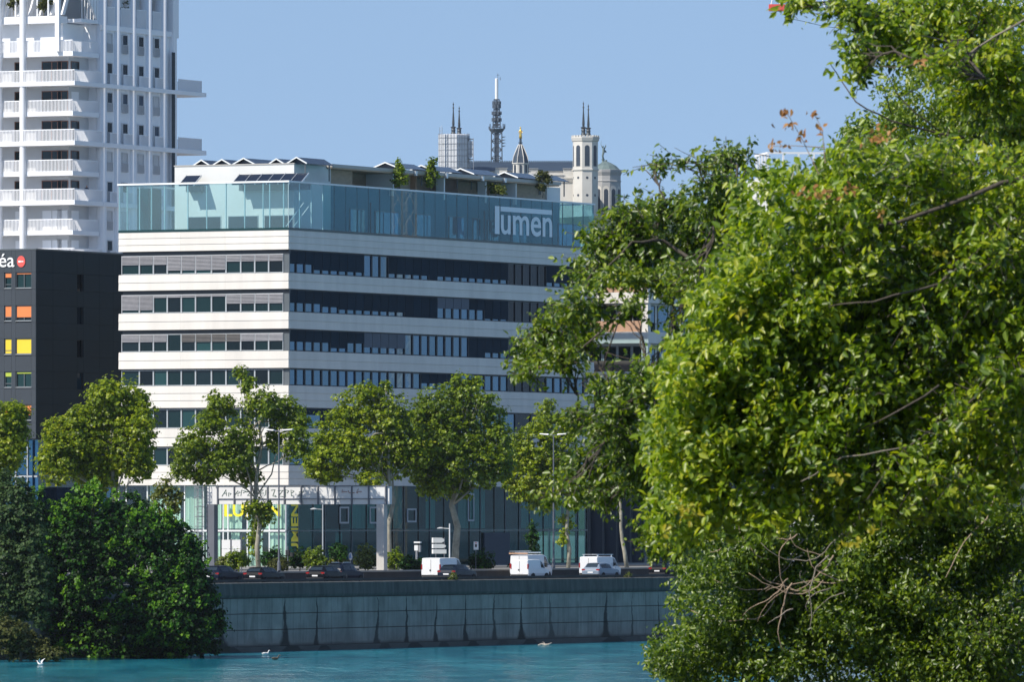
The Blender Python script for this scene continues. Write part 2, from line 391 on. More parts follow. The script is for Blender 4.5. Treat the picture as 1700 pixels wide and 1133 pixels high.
# ------------------------------------------------------------------ ground, river, hill
def structure(o): o['kind'] = 'structure'; return o
GZ = 6.19; RZ = 5.40
def sheet(name, s0, s1, t0, t1, z, m):
    b = MB(); b.face([Q(s0, t0, z), Q(s1, t0, z), Q(s1, t1, z), Q(s0, t1, z)]); return structure(b.build(name, m))
b = MB(); b.face([(-1500, 130, 0), (2800, 130, 0), (2800, 4500, 0), (-1500, 4500, 0)]); structure(b.build('river_water', 'river_water'))
sheet('road', -300, 2500, 1.0, 13.0, RZ, 'asphalt')
sheet('ground', -400, 4200, 13.3, 2500, GZ, 'paving')
sheet('street', -400, 2500, 30, 40, GZ + .012, 'asphalt')
b = MB(); b.face([(-300, -300, 6.5), (300, -300, 6.5), (300, 139, 6.5), (-300, 139, 6.5)], 0)
b.face([(-300, 139, 6.5), (300, 139, 6.5), (300, 160, -1), (-300, 160, -1)], 0); structure(b.build('near_bank', 'earth'))
# wooded slope that carries the basilica
b = MB(); prof = []
for i in range(41):
    x = -900 + i * 60
    h = 96 * math.exp(-((x - 0) / 700) ** 2) + 4 * math.sin(x * .02) + 3 * math.sin(x * .051)
    prof.append((x, max(h, 4)))
for i in range(40):
    (x0, h0), (x1, h1) = prof[i], prof[i + 1]
    b.face([(x0, 2450, 4), (x1, 2450, 4), (x1, 2620, h1 + 8), (x0, 2620, h0 + 8)])
    b.face([(x0, 2620, h0 + 8), (x1, 2620, h1 + 8), (x1, 3000, h1 + 10), (x0, 3000, h0 + 10)])
    b.face([(x0, 3000, h0 + 10), (x1, 3000, h1 + 10), (x1, 3400, 4), (x0, 3400, 4)])
structure(b.build('hill', 'hill_green'))
# planted toe of bank where the trees stand on the far left
b = MB(); rr = random.Random(4); rows = []
for i in range(15):
    s = -70 + i * 5.0
    rows.append([Q(s, -3.4 - .4 * rr.random() + max(0, (s + 12) * .3), -.4), Q(s, -2.6 + max(0, (s + 12) * .2), .12 + .12 * rr.random()), Q(s, -.8, .5), Q(s, -.8, -.5)])
b.loft(rows, cap=False); structure(b.build('riverbank', 'earth'))

# ------------------------------------------------------------------ quay wall
qroot = thing('quay_wall', 'long stained concrete quay wall rising from the blue river', 'wall', Q(0, 0, 0), ROT)
# local axes: x along the quay, y inland
ztop, zcap, zfoot = 5.58, 4.36, .42
quay_concrete(qroot, zcap, zfoot, 5.35)
b = MB(); b.box(-75, 372, .25, 1.1, -1.5, 5.3); b.build('wall_core', 'dark_wall', qroot)
step = 5.35; gapz = [(zfoot, 1.72), (1.775, 3.03), (3.085, zcap - .06)]
for zi, (z0, z1) in enumerate(gapz):
    me = None
    for k in range(-8, 70):
        bb = MB(); x0 = k * step - step / 2; e = .022
        bb.box(x0 + e, x0 + step - e, 0.0, .26, z0, z1)
        bb.build('concrete_panel', 'quay_concrete', qroot)
mat('cap_concrete', (.075, .078, .072), .9, var=.45, scale=.7, stretch=(2.5, 2.5, .5), bump=.2)
for k in range(-6, 34):
    x0 = k * 11.0
    bb = MB(); bb.loft([[(x, -.22, zcap + .22), (x, -.10, zcap), (x, .9, zcap), (x, .9, ztop), (x, .02, ztop), (x, -.16, ztop - .05)] for x in (x0 + .015, x0 + 10.985)])
    bb.build('coping_block', 'cap_concrete', qroot)
b = MB(); b.box(-75, 372, -.75, .24, -1, .40); b.build('footing_ledge', 'quay_concrete', qroot)
br = thing('road_barrier', 'dark low safety barrier along the top of the quay wall', 'barrier', Q(0, .75, 0), ROT)
b = MB()
for k in range(-35, 185): b.box(k * 2 - .05, k * 2 + .05, 0, .08, ztop, 5.80)
b.build('post', 'parapet_dark', br)['kind'] = 'stuff'
b = MB(); b.box(-70, 370, -.06, -.01, 5.64, 5.84); b.build('rail', 'parapet_dark', br)
lw = thing('retaining_wall', 'low dark retaining wall with pale kerb behind the parked cars', 'wall', Q(0, 13, 0), ROT)
for k in range(-9, 62):
    bb = MB(); bb.box(k * 6 + .01, k * 6 + 5.99, 0, .30, RZ - .1, GZ - .02); bb.build('wall_panel', 'dark_wall', lw)
    bb = MB(); bb.box(k * 6 + .01, k * 6 + 5.99, -.05, .38, GZ - .02, GZ + .12); bb.build('kerb', 'kerb_stone', lw)

# ================================================================== the white banded office block
C0 = W(479, HY, 809.0); C0.z = 0
def lz(py, depth=809.0): return zat(py, depth) - GZ      # local height of pixel row py at the block's near corner
def fx(px, y=0.0, o=None):                               # column px -> local x on the right-hand facade plane y
    return hit(px, (o or C0) + V * y, U)
def fy(px, x=0.0, o=None):                               # column px -> local y on the left-hand facade plane x
    return hit(px, (o or C0) + U * x, V)
LX, LY = fx(986), fy(197)
off = thing('office_block', 'white banded office block with a glass top storey and lumen lettering', 'building', (C0.x, C0.y, GZ), ROT)
bands = [(381, 414, 3), (453, 479.5, 2), (517.9, 545.7, 2), (582.8, 611, 2), (640, 676.5, 3), (711, 741, 2), (773, 806, 3)]
strips = [(414, 453), (479.5, 517.9), (545.7, 582.8), (611, 640), (676.5, 711), (741, 773)]
REC = .38
b = MB(); b.box(REC + .15, LX - .3, REC + .15, LY - REC, lz(806), lz(380)); b.build('wall', 'dark_metal', off)
jl = [0] + [fy(p) for p in (374, 300)] + [LY]
jr = [0] + [fx(p) for p in (565.5, 635, 704, 771.5, 837, 913)] + [LX]
cache = {}
def clad(axis, a0, a1, z0, z1):
    L = a1 - a0; h = z1 - z0; key = (axis, round(L, 3), round(h, 3))
    if key not in cache:
        bb = MB(); e = .004
        prof = [(.0, e), (.0, h - e), (REC + .2, h - e), (REC + .2, e)]
        prof = [(-.05, e), (-.0, h - e), (REC + .2, h - e), (REC + .2, e)]
        if axis == 'x': bb.loft([[(u, p, z) for p, z in prof] for u in (e, L - e)])
        else: bb.loft([[(p, u, z) for p, z in prof] for u in (e, L - e)])
        cache[key] = bb.mesh('cladding_panel', 'white_cladding')
    return cache[key]
for (ya, yb, nc) in bands:
    z1, z0 = lz(ya), lz(yb); zs = [z0 + (z1 - z0) * k / nc for k in range(nc + 1)]
    for k in range(nc):
        for a0, a1 in zip(jl[:-1], jl[1:]):
            obj('cladding_panel', clad('y', a0, a1, zs[k], zs[k + 1]), off, (0, a0, zs[k]))
        for a0, a1 in zip(jr[:-1], jr[1:]):
            st = .075 + .002 if a0 == 0 else 0          # the side panels butt against the front ones
            obj('cladding_panel', clad('x', a0 + REC * 0, a1, zs[k], zs[k + 1]), off, (a0 + (REC + .2 if False else 0), 0, zs[k]))
    bb = MB(); bb.box(.02, LX - .02, LY - .6, LY - .02, z0, z1); bb.build('end_panel', 'white_cladding', off)
    bb = MB(); bb.box(LX - .62, LX - .01, .02, LY - .7, z0 + .02, z1 - .02); bb.build('end_panel', 'white_cladding', off)

# windows: frame with its pane and outside blind
wcache = {}
def window(axis, a0, a1, z0, z1, blind, pane='pane_glass', frame='frame_grey', bm='blind_grey', slats=True, bframe=.05):
    L = a1 - a0; h = z1 - z0; key = (axis, round(L, 2), round(h, 2), frame)
    def P(bb, u0, u1, d0, d1, za, zb):
        if axis == 'x': bb.box(u0, u1, d0, d1, za, zb)
        else: bb.box(d0, d1, u0, u1, za, zb)
    if key not in wcache:
        bb = MB(); w = bframe
        P(bb, 0, w, -.10, .10, 0, h); P(bb, L - w, L - .002, -.10, .10, 0, h)
        P(bb, w, L - w, -.06, .10, 0, .07); P(bb, w, L - w, -.06, .10, h - .07, h)
        wcache[key] = bb.mesh('window', frame)
    pk = ('p', axis, round(L, 2), round(h, 2), pane)
    if pk not in wcache:
        bb = MB(); P(bb, bframe, L - bframe, .0, .03, .07, h - .07); wcache[pk] = bb.mesh('pane', pane)
    loc = (a0, REC - .04, z0) if axis == 'x' else (REC - .04, a0, z0)
    f = obj('window', wcache[key], off, loc)
    p = obj('pane', wcache[pk], f)
    if blind > .02:
        bk = ('b', axis, round(L, 2), round(h, 2), round(blind, 2), bm)
        if bk not in wcache:
            bb = MB(); zt = h - .02; zb = h - .02 - (h - .1) * blind
            if slats:
                n = max(2, int((zt - zb) / .12))
                for q in range(n):
                    za = zt - (q + 1) * (zt - zb) / n
                    if axis == 'x': bb.loft([[(u, -.16, za), (u, -.09, za + .10), (u, -.085, za + .105), (u, -.165, za + .004)] for u in (bframe * .5, L - bframe * .5)])
                    else: bb.loft([[(-.16, u, za), (-.09, u, za + .10), (-.085, u, za + .105), (-.165, u, za + .004)] for u in (bframe * .5, L - bframe * .5)])
            else:
                P(bb, bframe * .3, L - bframe * .3, -.13, -.115, zb, zt); P(bb, bframe * .3, L - bframe * .3, -.15, -.11, zb - .05, zb)
            wcache[bk] = bb.mesh('blind', bm)
        obj('blind', wcache[bk], f)
    return f
pxl = [202.7, 232.4, 255.7, 278.7, 302, 325.6, 352, 376.2, 400.6, 423.9, 447, 471.3]
yl = sorted([fy(p, REC) for p in pxl])                   # from the corner leftwards
left_blinds = [                                          # per storey, from left to right: share of the window covered
    [.50, .50, .50, .83, .83, .83, .83, .38, .38, .38, .38],
    [.86, .86, .16, .16, .16, .13, .13, .55, .55, .55, .55],
    [.45, .45, .45, .0, .47, .47, .47, .47, .45, .45, .45],
    [0] * 11, [0] * 11, [0] * 11]
for si, (ya, yb) in enumerate(strips):
    z1, z0 = lz(ya), lz(yb)
    head = .40 if si < 3 else .10
    bb = MB(); bb.box(REC - .10, REC + .12, .05, LY - .3, z1 - head, z1 - .004); bb.build('blind_box', 'dark_metal', off)
    for k in range(11):
        bl = left_blinds[si][10 - k]
        bmn = 'blind_brown' if (si == 2 and 3 <= k <= 6) else 'blind_grey'
        window('y', yl[k], yl[k + 1], z0 + .03, z1 - head, bl, 'pane_teal' if (k * 7 + si * 3) % 4 else 'pane_glass', 'frame_light', bmn, bframe=.07)
    bb = MB(); bb.box(REC - .05, REC + .1, .10, yl[0] - .01, z0 + .03, z1 - head); bb.build('corner_post', 'frame_grey', off)
    # items standing on the sills
bayr = (fx(847) - .35) / 27
nb = int((LX - .8) / bayr)
right_blinds = [
    [.58] * 3 + [.82] * 6 + [.0] * 3 + [.80] * 5 + [1.] + [.80] * 9 + [-1] * 5 + [.8] * 9,
    [.58] * 4 + [.70] * 2 + [.80] * 8 + [1.] * 4 + [-.5] * 4 + [.5] * 2 + [.92] * 3 + [-1] * 5 + [.3] * 9,
    [.55] * 5 + [.80] * 2 + [.52] * 2 + [-.7] * 5 + [.0] * 8 + [1.] * 2 + [.74] * 3 + [-1] * 5 + [.2] * 9,
    [.0] * 16 + [.62] * 5 + [.0] * 6 + [-1] * 5 + [-2] * 9,
    [.3] * 4 + [1.] * 3 + [.0] * 6 + [.6] * 5 + [0.] * 9 + [-1] * 5 + [.5] * 9,
    [.0] * 10 + [.6] * 8 + [0.] * 9 + [-1] * 5 + [.5] * 9]
for si, (ya, yb) in enumerate(strips):
    z1, z0 = lz(ya), lz(yb); k = 0
    grp = 1 if si < 4 else 2
    bb = MB(); bb.box(.06, LX - .65, REC - .02, REC + .12, z1 - .10, z1 - .004); bb.build('blind_box', 'dark_metal', off)
    while k < nb:
        bl = right_blinds[si][min(k, len(right_blinds[si]) - 1)]
        a0 = .35 + k * bayr; pane = 'pane_blue'; bm = 'screen_navy'
        if bl == -1: pane = 'pane_dark'; bl = 0
        elif bl == -2: pane = 'pane_blue'; bl = 0
        elif bl < 0: bl = -bl; bm = 'screen_blue'
        window('x', a0, a0 + bayr * grp, z0 + .03, z1 - .10, bl, pane, 'dark_metal', bm, slats=False, bframe=.11)
        k += grp

# glass storey: screen of tall panes round a terrace
zg0, zg1 = lz(379.5), lz(302.5)
b = MB(); b.box(.05, LX - .05, .05, LY - .05, lz(381.2), lz(380.2)); b.build('terrace_floor', 'floor_concrete', off)
b = MB(); b.box(-.06, .16, -.06, LY, zg0 - .12, zg0 + .10); b.box(.16, LX, -.06, .16, zg0 - .12, zg0 + .10); b.build('base_rail', 'pane_teal', off)
b = MB(); b.box(-.12, .55, -.12, LY + .1, zg1, zg1 + .17); b.box(.55, LX + .1, -.12, .55, zg1 + .003, zg1 + .16)
b.box(.55, LX + .1, LY - .5, LY + .1, zg1 + .003, zg1 + .16); b.box(LX - .5, LX + .1, .55, LY - .5, zg1 + .003, zg1 + .16); b.build('coping', 'coping_light', off)
tall = [479.2, 470, 447, 436, 405.5, 374.5, 342.4, 311, 272.6, 250.5, 230.8, 210.4, 197.3]
ty = [fy(p) for p in tall]
for a, c in zip(ty[:-1], ty[1:]):
    bb = MB(); bb.box(0, .025, a + .012, c - .012, zg0 + .1, zg1); bb.build('glass_pane', 'screen_glass', off)
    bb = MB(); bb.box(.03, .16, c - .05, c + .02, zg0 + .1, zg1); bb.build('mullion', 'glass_edge', off)
tx = [0]; 
while tx[-1] < LX - 3: tx.append(tx[-1] + LX / 28)
tx.append(LX)
for i, (a, c) in enumerate(zip(tx[:-1], tx[1:])):
    bb = MB(); bb.box(a + .012, c - .012, 0, .025, zg0 + .1, zg1); bb.build('glass_pane', 'screen_glass' if i < 3 else 'screen_glass_deep', off)
    bb = MB(); bb.box(c - .015, c + .01, .03, .12, zg0 + .1, zg1); bb.build('mullion', 'glass_edge' if i < 3 else 'wall_teal', off)
bb = MB(); bb.box(.0, .05, .0, .05, zg0 + .1, zg1); bb.build('mullion', 'glass_edge', off)
bb = MB(); bb.box(LX - .025, LX, .03, LY - .05, zg0 + .1, zg1); bb.build('glass_pane', 'screen_glass', off)
for i in range(2):                                       # sloping braces behind the corner glass
    x0 = .5 + i * 1.5
    bb = MB(); bb.bar((x0, .55, zg0 + .2), (x0 + 3.6, .55, zg0 + 2.6), .05); bb.build('brace', 'white_paint', off)
# set-back storey behind the glass
PX0, PY0 = 5.2, 2.2
zp = lz(278)
b = MB(); b.box(PX0, PX0 + 7.5, PY0, fy(290, PX0), zg0, zp + .55); b.build('set_back_storey', 'inner_wall', off)
b = MB(); b.box(PX0 - .06, PX0 + 7.6, PY0 - .06, fy(290, PX0) + .06, zp + .55, zp + .68); b.build('roof_edge', 'fascia_grey', off)
b = MB(); b.box(PX0 + 7.5, LX - 3, PY0 + .25, LY - 3, zg0, zg1 + .2); b.build('set_back_wall', 'wall_teal', off)
b = MB(); b.box(PX0 - 2.6, PX0, fy(268, PX0), LY - .6, zg0, zg1 - .2); b.build('plant_room', 'wall_teal', off)
for p0, p1 in ((313, 366), (380, 428), (440, 486)):      # big dark openings in the set-back wall
    y0, y1 = sorted((fy(p0, PX0), fy(p1, PX0)))
    f = MB().box(PX0 - .05, PX0 + .02, y0 - .08, y1 + .08, zg0, lz(353)).build('terrace_window', 'frame_light', off)
    MB().box(PX0 - .08, PX0 - .055, y0, y1, zg0 + .06, lz(354.5)).build('pane', 'pane_dark', f)
for p0, p1, yt in ((584, 608, 345), (626, 664, 349), (694, 718, 354), (748, 773, 358), (788, 800, 361), (812, 830, 364), (853, 876, 368), (930, 966, 370)):
    x0, x1 = fx(p0, PY0), fx(p1, PY0); d = C0.y + x0 * U.y; zt = zat(yt, d) - GZ
    n = 2 if p1 - p0 < 30 else 3
    f = MB().box(x0 - .1, x1 + .1, PY0 + .20, PY0 + .248, zg0, zt).build('terrace_window', 'frame_grey', off)
    for q in range(n):
        MB().box(x0 + (x1 - x0) * q / n + .06, x0 + (x1 - x0) * (q + 1) / n - .06, PY0 + .15, PY0 + .195, zg0 + .1, zt - .1).build('pane', 'pane_sky', f)
for px_, yt in ((616, 336), (805, 350)):                 # slim dark poles on the terrace
    x0 = fx(px_, .8); MB().box(x0 - .06, x0 + .06, .8, .92, zg0, zat(yt, C0.y + x0 * U.y) - GZ).build('pole', 'dark_metal', off)
# lumen lettering on the glass
x0, x1 = fx(821), fx(915.5); d0 = C0.y + x0 * U.y
def lzz(py, px): return zat(py, C0.y + fx(px) * U.y) - GZ
zb = lzz(388.5, 823); zt = lzz(342, 823); xh = lzz(357, 835) - lzz(390, 835)
lx1 = fx(829)
b = MB(); b.box(x0, lx1 - .05, -.05, -.02, zb, zt); b.build('lettering', 'logo_white', off)
b = MB(); b.box(fx(830.5), x1, -.05, -.02, zt - .50, zt - .02); b.build('lettering', 'logo_white', off)
tm = text_mesh('umen', 'logo_white', bold=.012, extrude=.012)
obj('lettering', fit_text(tm, (1, 0, 0), (0, 0, 1), (fx(831), -.035, zb - .0), x1 - fx(830.5), xh), off)

# ground floor: two tiers of tall glass, curtains inside
zf1 = lz(806); zm = lz(882)
gl = [479, 447.5, 411, 379, 371, 338, 307, 276, 245, 210, 197]
gy = [fy(p, .6) for p in gl]
for a, c in zip(gy[:-1], gy[1:]):
    for za, zb_ in ((.05, zm - .05), (zm + .05, zf1)):
        MB().box(.60, .63, a + .02, c - .02, za, zb_).build('lobby_glass', 'lobby_glass', off)
    MB().box(.52, .66, c - .05, c + .05, .0, zf1).build('lobby_mullion', 'coping_light', off)
MB().box(.45, .66, .6, LY - .3, zm - .08, zm + .08).build('transom', 'coping_light', off)
MB().box(.55, .68, .55, .68, 0, zf1).build('lobby_mullion', 'frame_light', off)
gx = [.6]; r3 = random.Random(5)
while gx[-1] < LX - 2.6: gx.append(gx[-1] + (2.4 if len(gx) % 2 else 3.1))
gx.append(LX - .4)
for i, (a, c) in enumerate(zip(gx[:-1], gx[1:])):
    for za, zb_ in ((.05, zm - .05), (zm + .05, zf1)):
        MB().box(a + .02, c - .02, .60, .63, za, zb_).build('lobby_glass', 'lobby_glass_dimmed', off)
    MB().box(c - .04, c + .04, .53, .66, 0, zf1).build('lobby_mullion', 'pane_teal' if i % 2 else 'frame_grey', off)
MB().box(.70, LX - .4, .50, .66, zm - .06, zm + .06).build('transom', 'pane_teal', off)
# what shows through: floor, back wall, upper floor, curtains
MB().box(7.5, LX - .5, 7.0, 7.3, 0, zf1).build('lobby_back_wall', 'opening_dark', off)
MB().box(6.0, 6.3, .8, LY - .5, 0, zf1).build('lobby_back_wall', 'floor_concrete', off)
MB().box(1.6, LX - .6, 1.7, LY - .6, zm - .15, zm + .15).build('mezzanine_floor', 'floor_concrete', off)
MB().box(.7, LX - .5, .7, LY - .4, .0, .04).build('lobby_floor', 'floor_concrete', off)
MB().box(.5, LX - .5, .5, LY - .4, zf1 + .02, zf1 + .2).build('lobby_ceiling', 'inner_wall', off)
def curtain(axis, a0, a1, d, z0, z1):
    bb = MB(); n = max(8, int((a1 - a0) / .16)); ring0 = []; ring1 = []; i = len(bb.v)
    for k in range(n + 1):
        u = a0 + (a1 - a0) * k / n; w = .085 * math.sin(k * 1.55) + .03 * math.sin(k * .53)
        p = (u, d + w) if axis == 'x' else (d + w, u)
        bb.v += [(p[0], p[1], z0), (p[0], p[1], z1)]
    for k in range(n): bb.f.append((2 * k, 2 * k + 2, 2 * k + 3, 2 * k + 1)); bb.m.append(0)
    bb.build('curtain', 'curtain_cloth', off)
for p0, p1, lev in ((475, 449, 0), (475, 440, 1), (436, 414, 0), (428, 412, 1), (402, 372, 1), (398, 385, 0), (368, 345, 1), (366, 342, 0), (336, 308, 1), (330, 315, 0), (300, 250, 1), (295, 246, 0)):
    a, c = sorted((fy(p0, 1.2), fy(p1, 1.2)))
    curtain('y', a, c, 1.15, .06 if lev == 0 else zm + .2, zm - .2 if lev == 0 else zf1 - .05)
for a, c, lev in ((1.0, 3.6, 0), (1.0, 4.6, 1), (6.5, 9.0, 1), (12, 13.3, 0), (15, 20, 1), (22, 26, 1), (31, 33, 1), (38, 44, 1), (52, 60, 1)):
    curtain('x', a, c, 1.3, .06 if lev == 0 else zm + .2, zm - .2 if lev == 0 else zf1 - .05)
for p0, p1, yt, yb in ((563, 578, 842, 870), (613, 626, 842, 870), (675, 690, 845, 868), (776, 786, 820, 866)):   # hung frames upstairs
    xa, xb = fx(p0, .6), fx(p1, .6); dd = C0.y + xa * U.y
    f = MB(); z1_, z0_ = zat(yt, dd) - GZ, zat(yb, dd) - GZ
    f.box(xa, xa + .16, .50, .585, z0_, z1_); f.box(xb - .16, xb, .50, .585, z0_, z1_); f.box(xa + .16, xb - .16, .50, .585, z0_, z0_ + .16); f.box(xa + .16, xb - .16, .50, .585, z1_ - .16, z1_)
    f.build('opening_sash', 'frame_light', off)
MB().box(fx(803, .5), fx(845, .5), .40, .58, 0, zat(885, 850) - GZ).build('entrance_door', 'opening_dark', off)
# yellow lettering on the lobby glass
ya, yb_ = fy(372.5, .56), fy(465, .56)
tm = text_mesh('LUMEN', 'yellow_print', bold=.022, extrude=.01)
obj('lettering', fit_text(tm, (0, -1, 0), (0, 0, 1), (.56, ya, lz(858.5)), ya - yb_, lz(836) - lz(858.5)), off)
tm = text_mesh('LUMEN', 'yellow_print', bold=.03, extrude=.01)
xa, xb = fx(483.5, .56), fx(496, .56)
obj('lettering', fit_text(tm, (0, 0, 1), (-1, 0, 0), (xb, .56, lz(939)), lz(836) - lz(939), xb - xa), off)

# ------------------------------------------------------------------ roof of the office block: canopies of solar panels, timber eaves, planting
def pv_canopy(px, py_top, dep_x, y_len, label, w=2.5, grp='gabled solar canopies on the office roof', front='left'):
    # gable seen end-on: ridge runs along the long facade
    pass
zr = zp + .68
def canopy(x0, yc, halfw, L, z_eave, rise, label, grp):
    t = thing('solar_canopy', label, 'solar canopy', off.matrix_world @ Vector((0, 0, 0)), 0, grp)
    t.parent = None; t.location = C0 + U * x0 + V * yc + Vector((0, 0, GZ)); t.rotation_euler = (0, 0, ROT)
    for sg in (-1, 1):
        n = max(1, int(round(L / 1.9)))
        for q in range(n):
            xa, xb = L * q / n + .02, L * (q + 1) / n - .02
            bb = MB(); bb.loft([[(x, sg * .03, z_eave + rise), (x, sg * halfw, z_eave), (x, sg * halfw, z_eave + .06), (x, sg * .03, z_eave + rise + .06)] for x in (xa, xb)])
            bb.build('solar_panel', 'solar_cell', t)
        bb = MB(); bb.loft([[(x, sg * .0, z_eave + rise - .02), (x, sg * (halfw + .05), z_eave - .02), (x, sg * (halfw + .05), z_eave + .10), (x, sg * .0, z_eave + rise + .10)] for x in (-.14, -.01)])
        bb.build('gable_edge', 'coping_light', t)
        bb = MB()
        for x in (.3, L - .3): bb.box(x - .05, x + .05, sg * halfw * .7 - .05, sg * halfw * .7 + .05, z_eave - 1.5, z_eave + rise * .3)
        bb.build('post', 'frame_grey', t)
    bb = MB(); bb.loft([[(x, -halfw * .98, z_eave), (x, halfw * .98, z_eave), (x, 0, z_eave + rise - .03)] for x in (.35, .42)]); bb.build('gable_truss', 'opening_dark', t)
    return t
names = ['leftmost of five gabled solar canopies on the white roof storey', 'second gabled solar canopy from the left on the white roof storey', 'middle of five gabled solar canopies on the white roof storey', 'fourth gabled solar canopy from the left on the white roof storey', 'rightmost of five gabled solar canopies on the white roof storey']
for i, (p, yt) in enumerate(((335, 265.5), (369, 264.5), (405, 262.5), (459.5, 263.5), (493, 261))):
    xx = PX0 + (.4 if i in (0, 1, 3) else .1); yy = fy(p, xx); d = (C0 + U * xx + V * yy).y
    hw = 1.0 if i in (0, 3) else 1.08
    if i == 2: hw = 1.2
    z1_ = zat(yt, d) - GZ; canopy(xx, yy, hw, 5.5, z1_ - .66, .60, names[i], 'gabled solar canopies on the office roof')
# sloping solar collectors on the edge of the white storey
def collector(pl, pr, label):
    n = max(1, int(round((pr - pl) / 18.5)))
    xx = PX0 - 2.2; y0, y1 = fy(pr, xx), fy(pl, xx); d = (C0 + U * xx).y
    t = thing('solar_collector', label, 'solar panel', C0 + U * xx + V * y0 + Vector((0, 0, GZ)), ROT, 'sloping solar collectors at the roof edge')
    zt, zb2 = zat(286.5, d) - GZ, zat(303.5, d) - GZ; w = (y1 - y0) / n
    bb = MB()
    for k in range(n):
        bp = MB(); a, c = k * w + .04, (k + 1) * w - .04
        bp.loft([[(0, y, zb2), (1.5, y, zt), (1.5, y, zt - .08), (0, y, zb2 - .08)] for y in (a, c)]); bp.build('solar_panel', 'solar_cell', t)
    for k in range(n + 1):
        bp = MB(); bp.loft([[(-.05, y, zb2 - .1), (1.55, y, zt - .1), (1.55, y, zt + .07), (-.05, y, zb2 + .07)] for y in (k * w - .03, k * w + .03)]); bp.build('frame', 'silver', t)
    MB().box(1.4, 2.15, 0, n * w, zb2 - .6, zb2 + .0).build('stand', 'frame_grey', t)
collector(297, 322, 'short sloping solar collector at the left end of the roof edge')
collector(385, 500, 'long row of sloping solar collectors above the glass corner')
# timber-lined canopy roof running back along the long facade
ex0 = fx(543, PY0 - .6); ex1 = fx(931, PY0 + .4)
def roofz(px, py): return zat(py, C0.y + fx(px, 1.6) * U.y) - GZ
segs = [(PX0 + 6.5, fx(930, 1.6))]
xa, xb = segs[0]
zt_ = roofz(545, 277.5); zt2 = roofz(928, 303); zmean = (zt_ + zt2) / 2
MB().box(xa, xb, 1.5, 9.0, zmean - .1, zmean + .22).build('canopy_fascia', 'fascia_grey', off)
MB().box(xa + .1, xb - .2, 1.6, 8.8, zmean - .22, zmean - .103).build('canopy_soffit', 'wood_soffit', off)
walls = [(548, 585, 'wood_soffit'), (664, 690, 'wood_soffit'), (740, 760, 'wood_dark'), (858, 905, 'wood_soffit'), (908, 930, 'white_paint')]
for p0, p1, mm in walls:
    MB().box(fx(p0, 3.2), fx(p1, 3.2), 3.2, 3.5, zg1 - .4, zmean - .225).build('roof_wall', mm, off)
for p1, y0, mm in ((652, 2.1, 'white_paint'), (690, 2.6, 'wood_tan'), (737, 2.4, 'coping_light'), (806, 2.3, 'coping_light'), (856, 2.1, 'white_paint')):   # cross walls that catch the sun
    x0 = fx(p1, y0); MB().box(x0, x0 + .25, y0, 5.1 if mm == 'white_paint' else y0 + .9, zg1 - .4, zmean - .225).build('cross_wall', mm, off)
MB().box(xa, xb - .3, 5.2, 8.6, zg1 - .4, zmean - .225).build('roof_wall', 'wood_soffit', off)
for p0, yy_ in ((741, 300), (801, 303), (838, 305), (690, 297)):
    xx = fx(p0, 1.4); MB().box(xx - .18, xx + .18, 1.28, 1.495, zmean - .3, zmean + .15).build('spotlight', 'silver', off)
nm = ['first gabled solar canopy behind the tall roof shrubs', 'gabled solar canopy between the two tall roof shrubs', 'gabled solar canopy just right of the column shrub', 'gabled solar canopy left of the small chapel spire', 'gabled solar canopy at the far right of the timber roof']
for i, (p, yt) in enumerate(((640, 279), (700, 284), (765, 287.5), (838, 293), (880, 292))):
    xx = fx(p, 4.0); d = (C0 + U * xx + V * 4.0).y; z1_ = zat(yt, d) - GZ
    z1_ = max(z1_, zmean + 1.0)
    canopy(xx, 4.0, 1.5, 6.0, z1_ - .62, .58, nm[i], 'gabled solar canopies along the timber roof')

# ================================================================== charcoal residence on the left
D0 = W(60, HY, 830); D0.z = 0
dark = thing('apartment_block', 'charcoal clad residence with orange and yellow window blinds', 'building', (D0.x, D0.y, GZ), ROT)
def dz(py): return zat(py, 830.0) - GZ
def dfy(px, x=0.0): return fy(px, x, D0)
def dfx(px, y=0.0): return fx(px, y, D0)
DX, DY = 30.0, 16.0
zt, zb = dz(415), dz(729)
wl_ = [('small', 7, 19), ('wide', 26, 52)]
rows = [(452, 478), (507, 532.5), (562, 588), (617, 643), (672, 698)]
hrows = [zb] + sorted(dz(y) for y in (702, 672, 645.5, 617, 591, 562, 535.5, 507, 480.5, 452)) + [zt]
# openings in local y on the left face
ow = []
for nmn, p0, p1 in wl_:
    y0, y1 = sorted((dfy(p0), dfy(p1))); ow.append((y0, y1))
ow.sort()
ybr = [0.0] + [v for o_ in ow for v in o_] + [4.6, 7.0, 9.5, DY]
zwin = [(dz(b_), dz(a_)) for a_, b_ in rows]
core = MB(); core.box(.32, DX, .32, DY, zb, zt - .1); core.build('wall', 'opening_dark', dark)
for a, c in zip(hrows[:-1], hrows[1:]):
    mid = (a + c) / 2; isw = any(z0 - .05 < mid < z1 + .05 for z0, z1 in zwin)
    for k, (y0, y1) in enumerate(zip(ybr[:-1], ybr[1:])):
        if isw and k in (1, 3): continue
        bb = MB(); bb.box(0, .34, y0 + .008 + (.0 if k else .035), y1 - .008, a + .008, c - .008); bb.build('cladding_panel', 'charcoal_sunlit', dark)
xs_slot = (dfx(128), dfx(138.5)); xbr = [0.0, dfx(88), xs_slot[0], xs_slot[1], dfx(165), dfx(188), 22.0, DX]
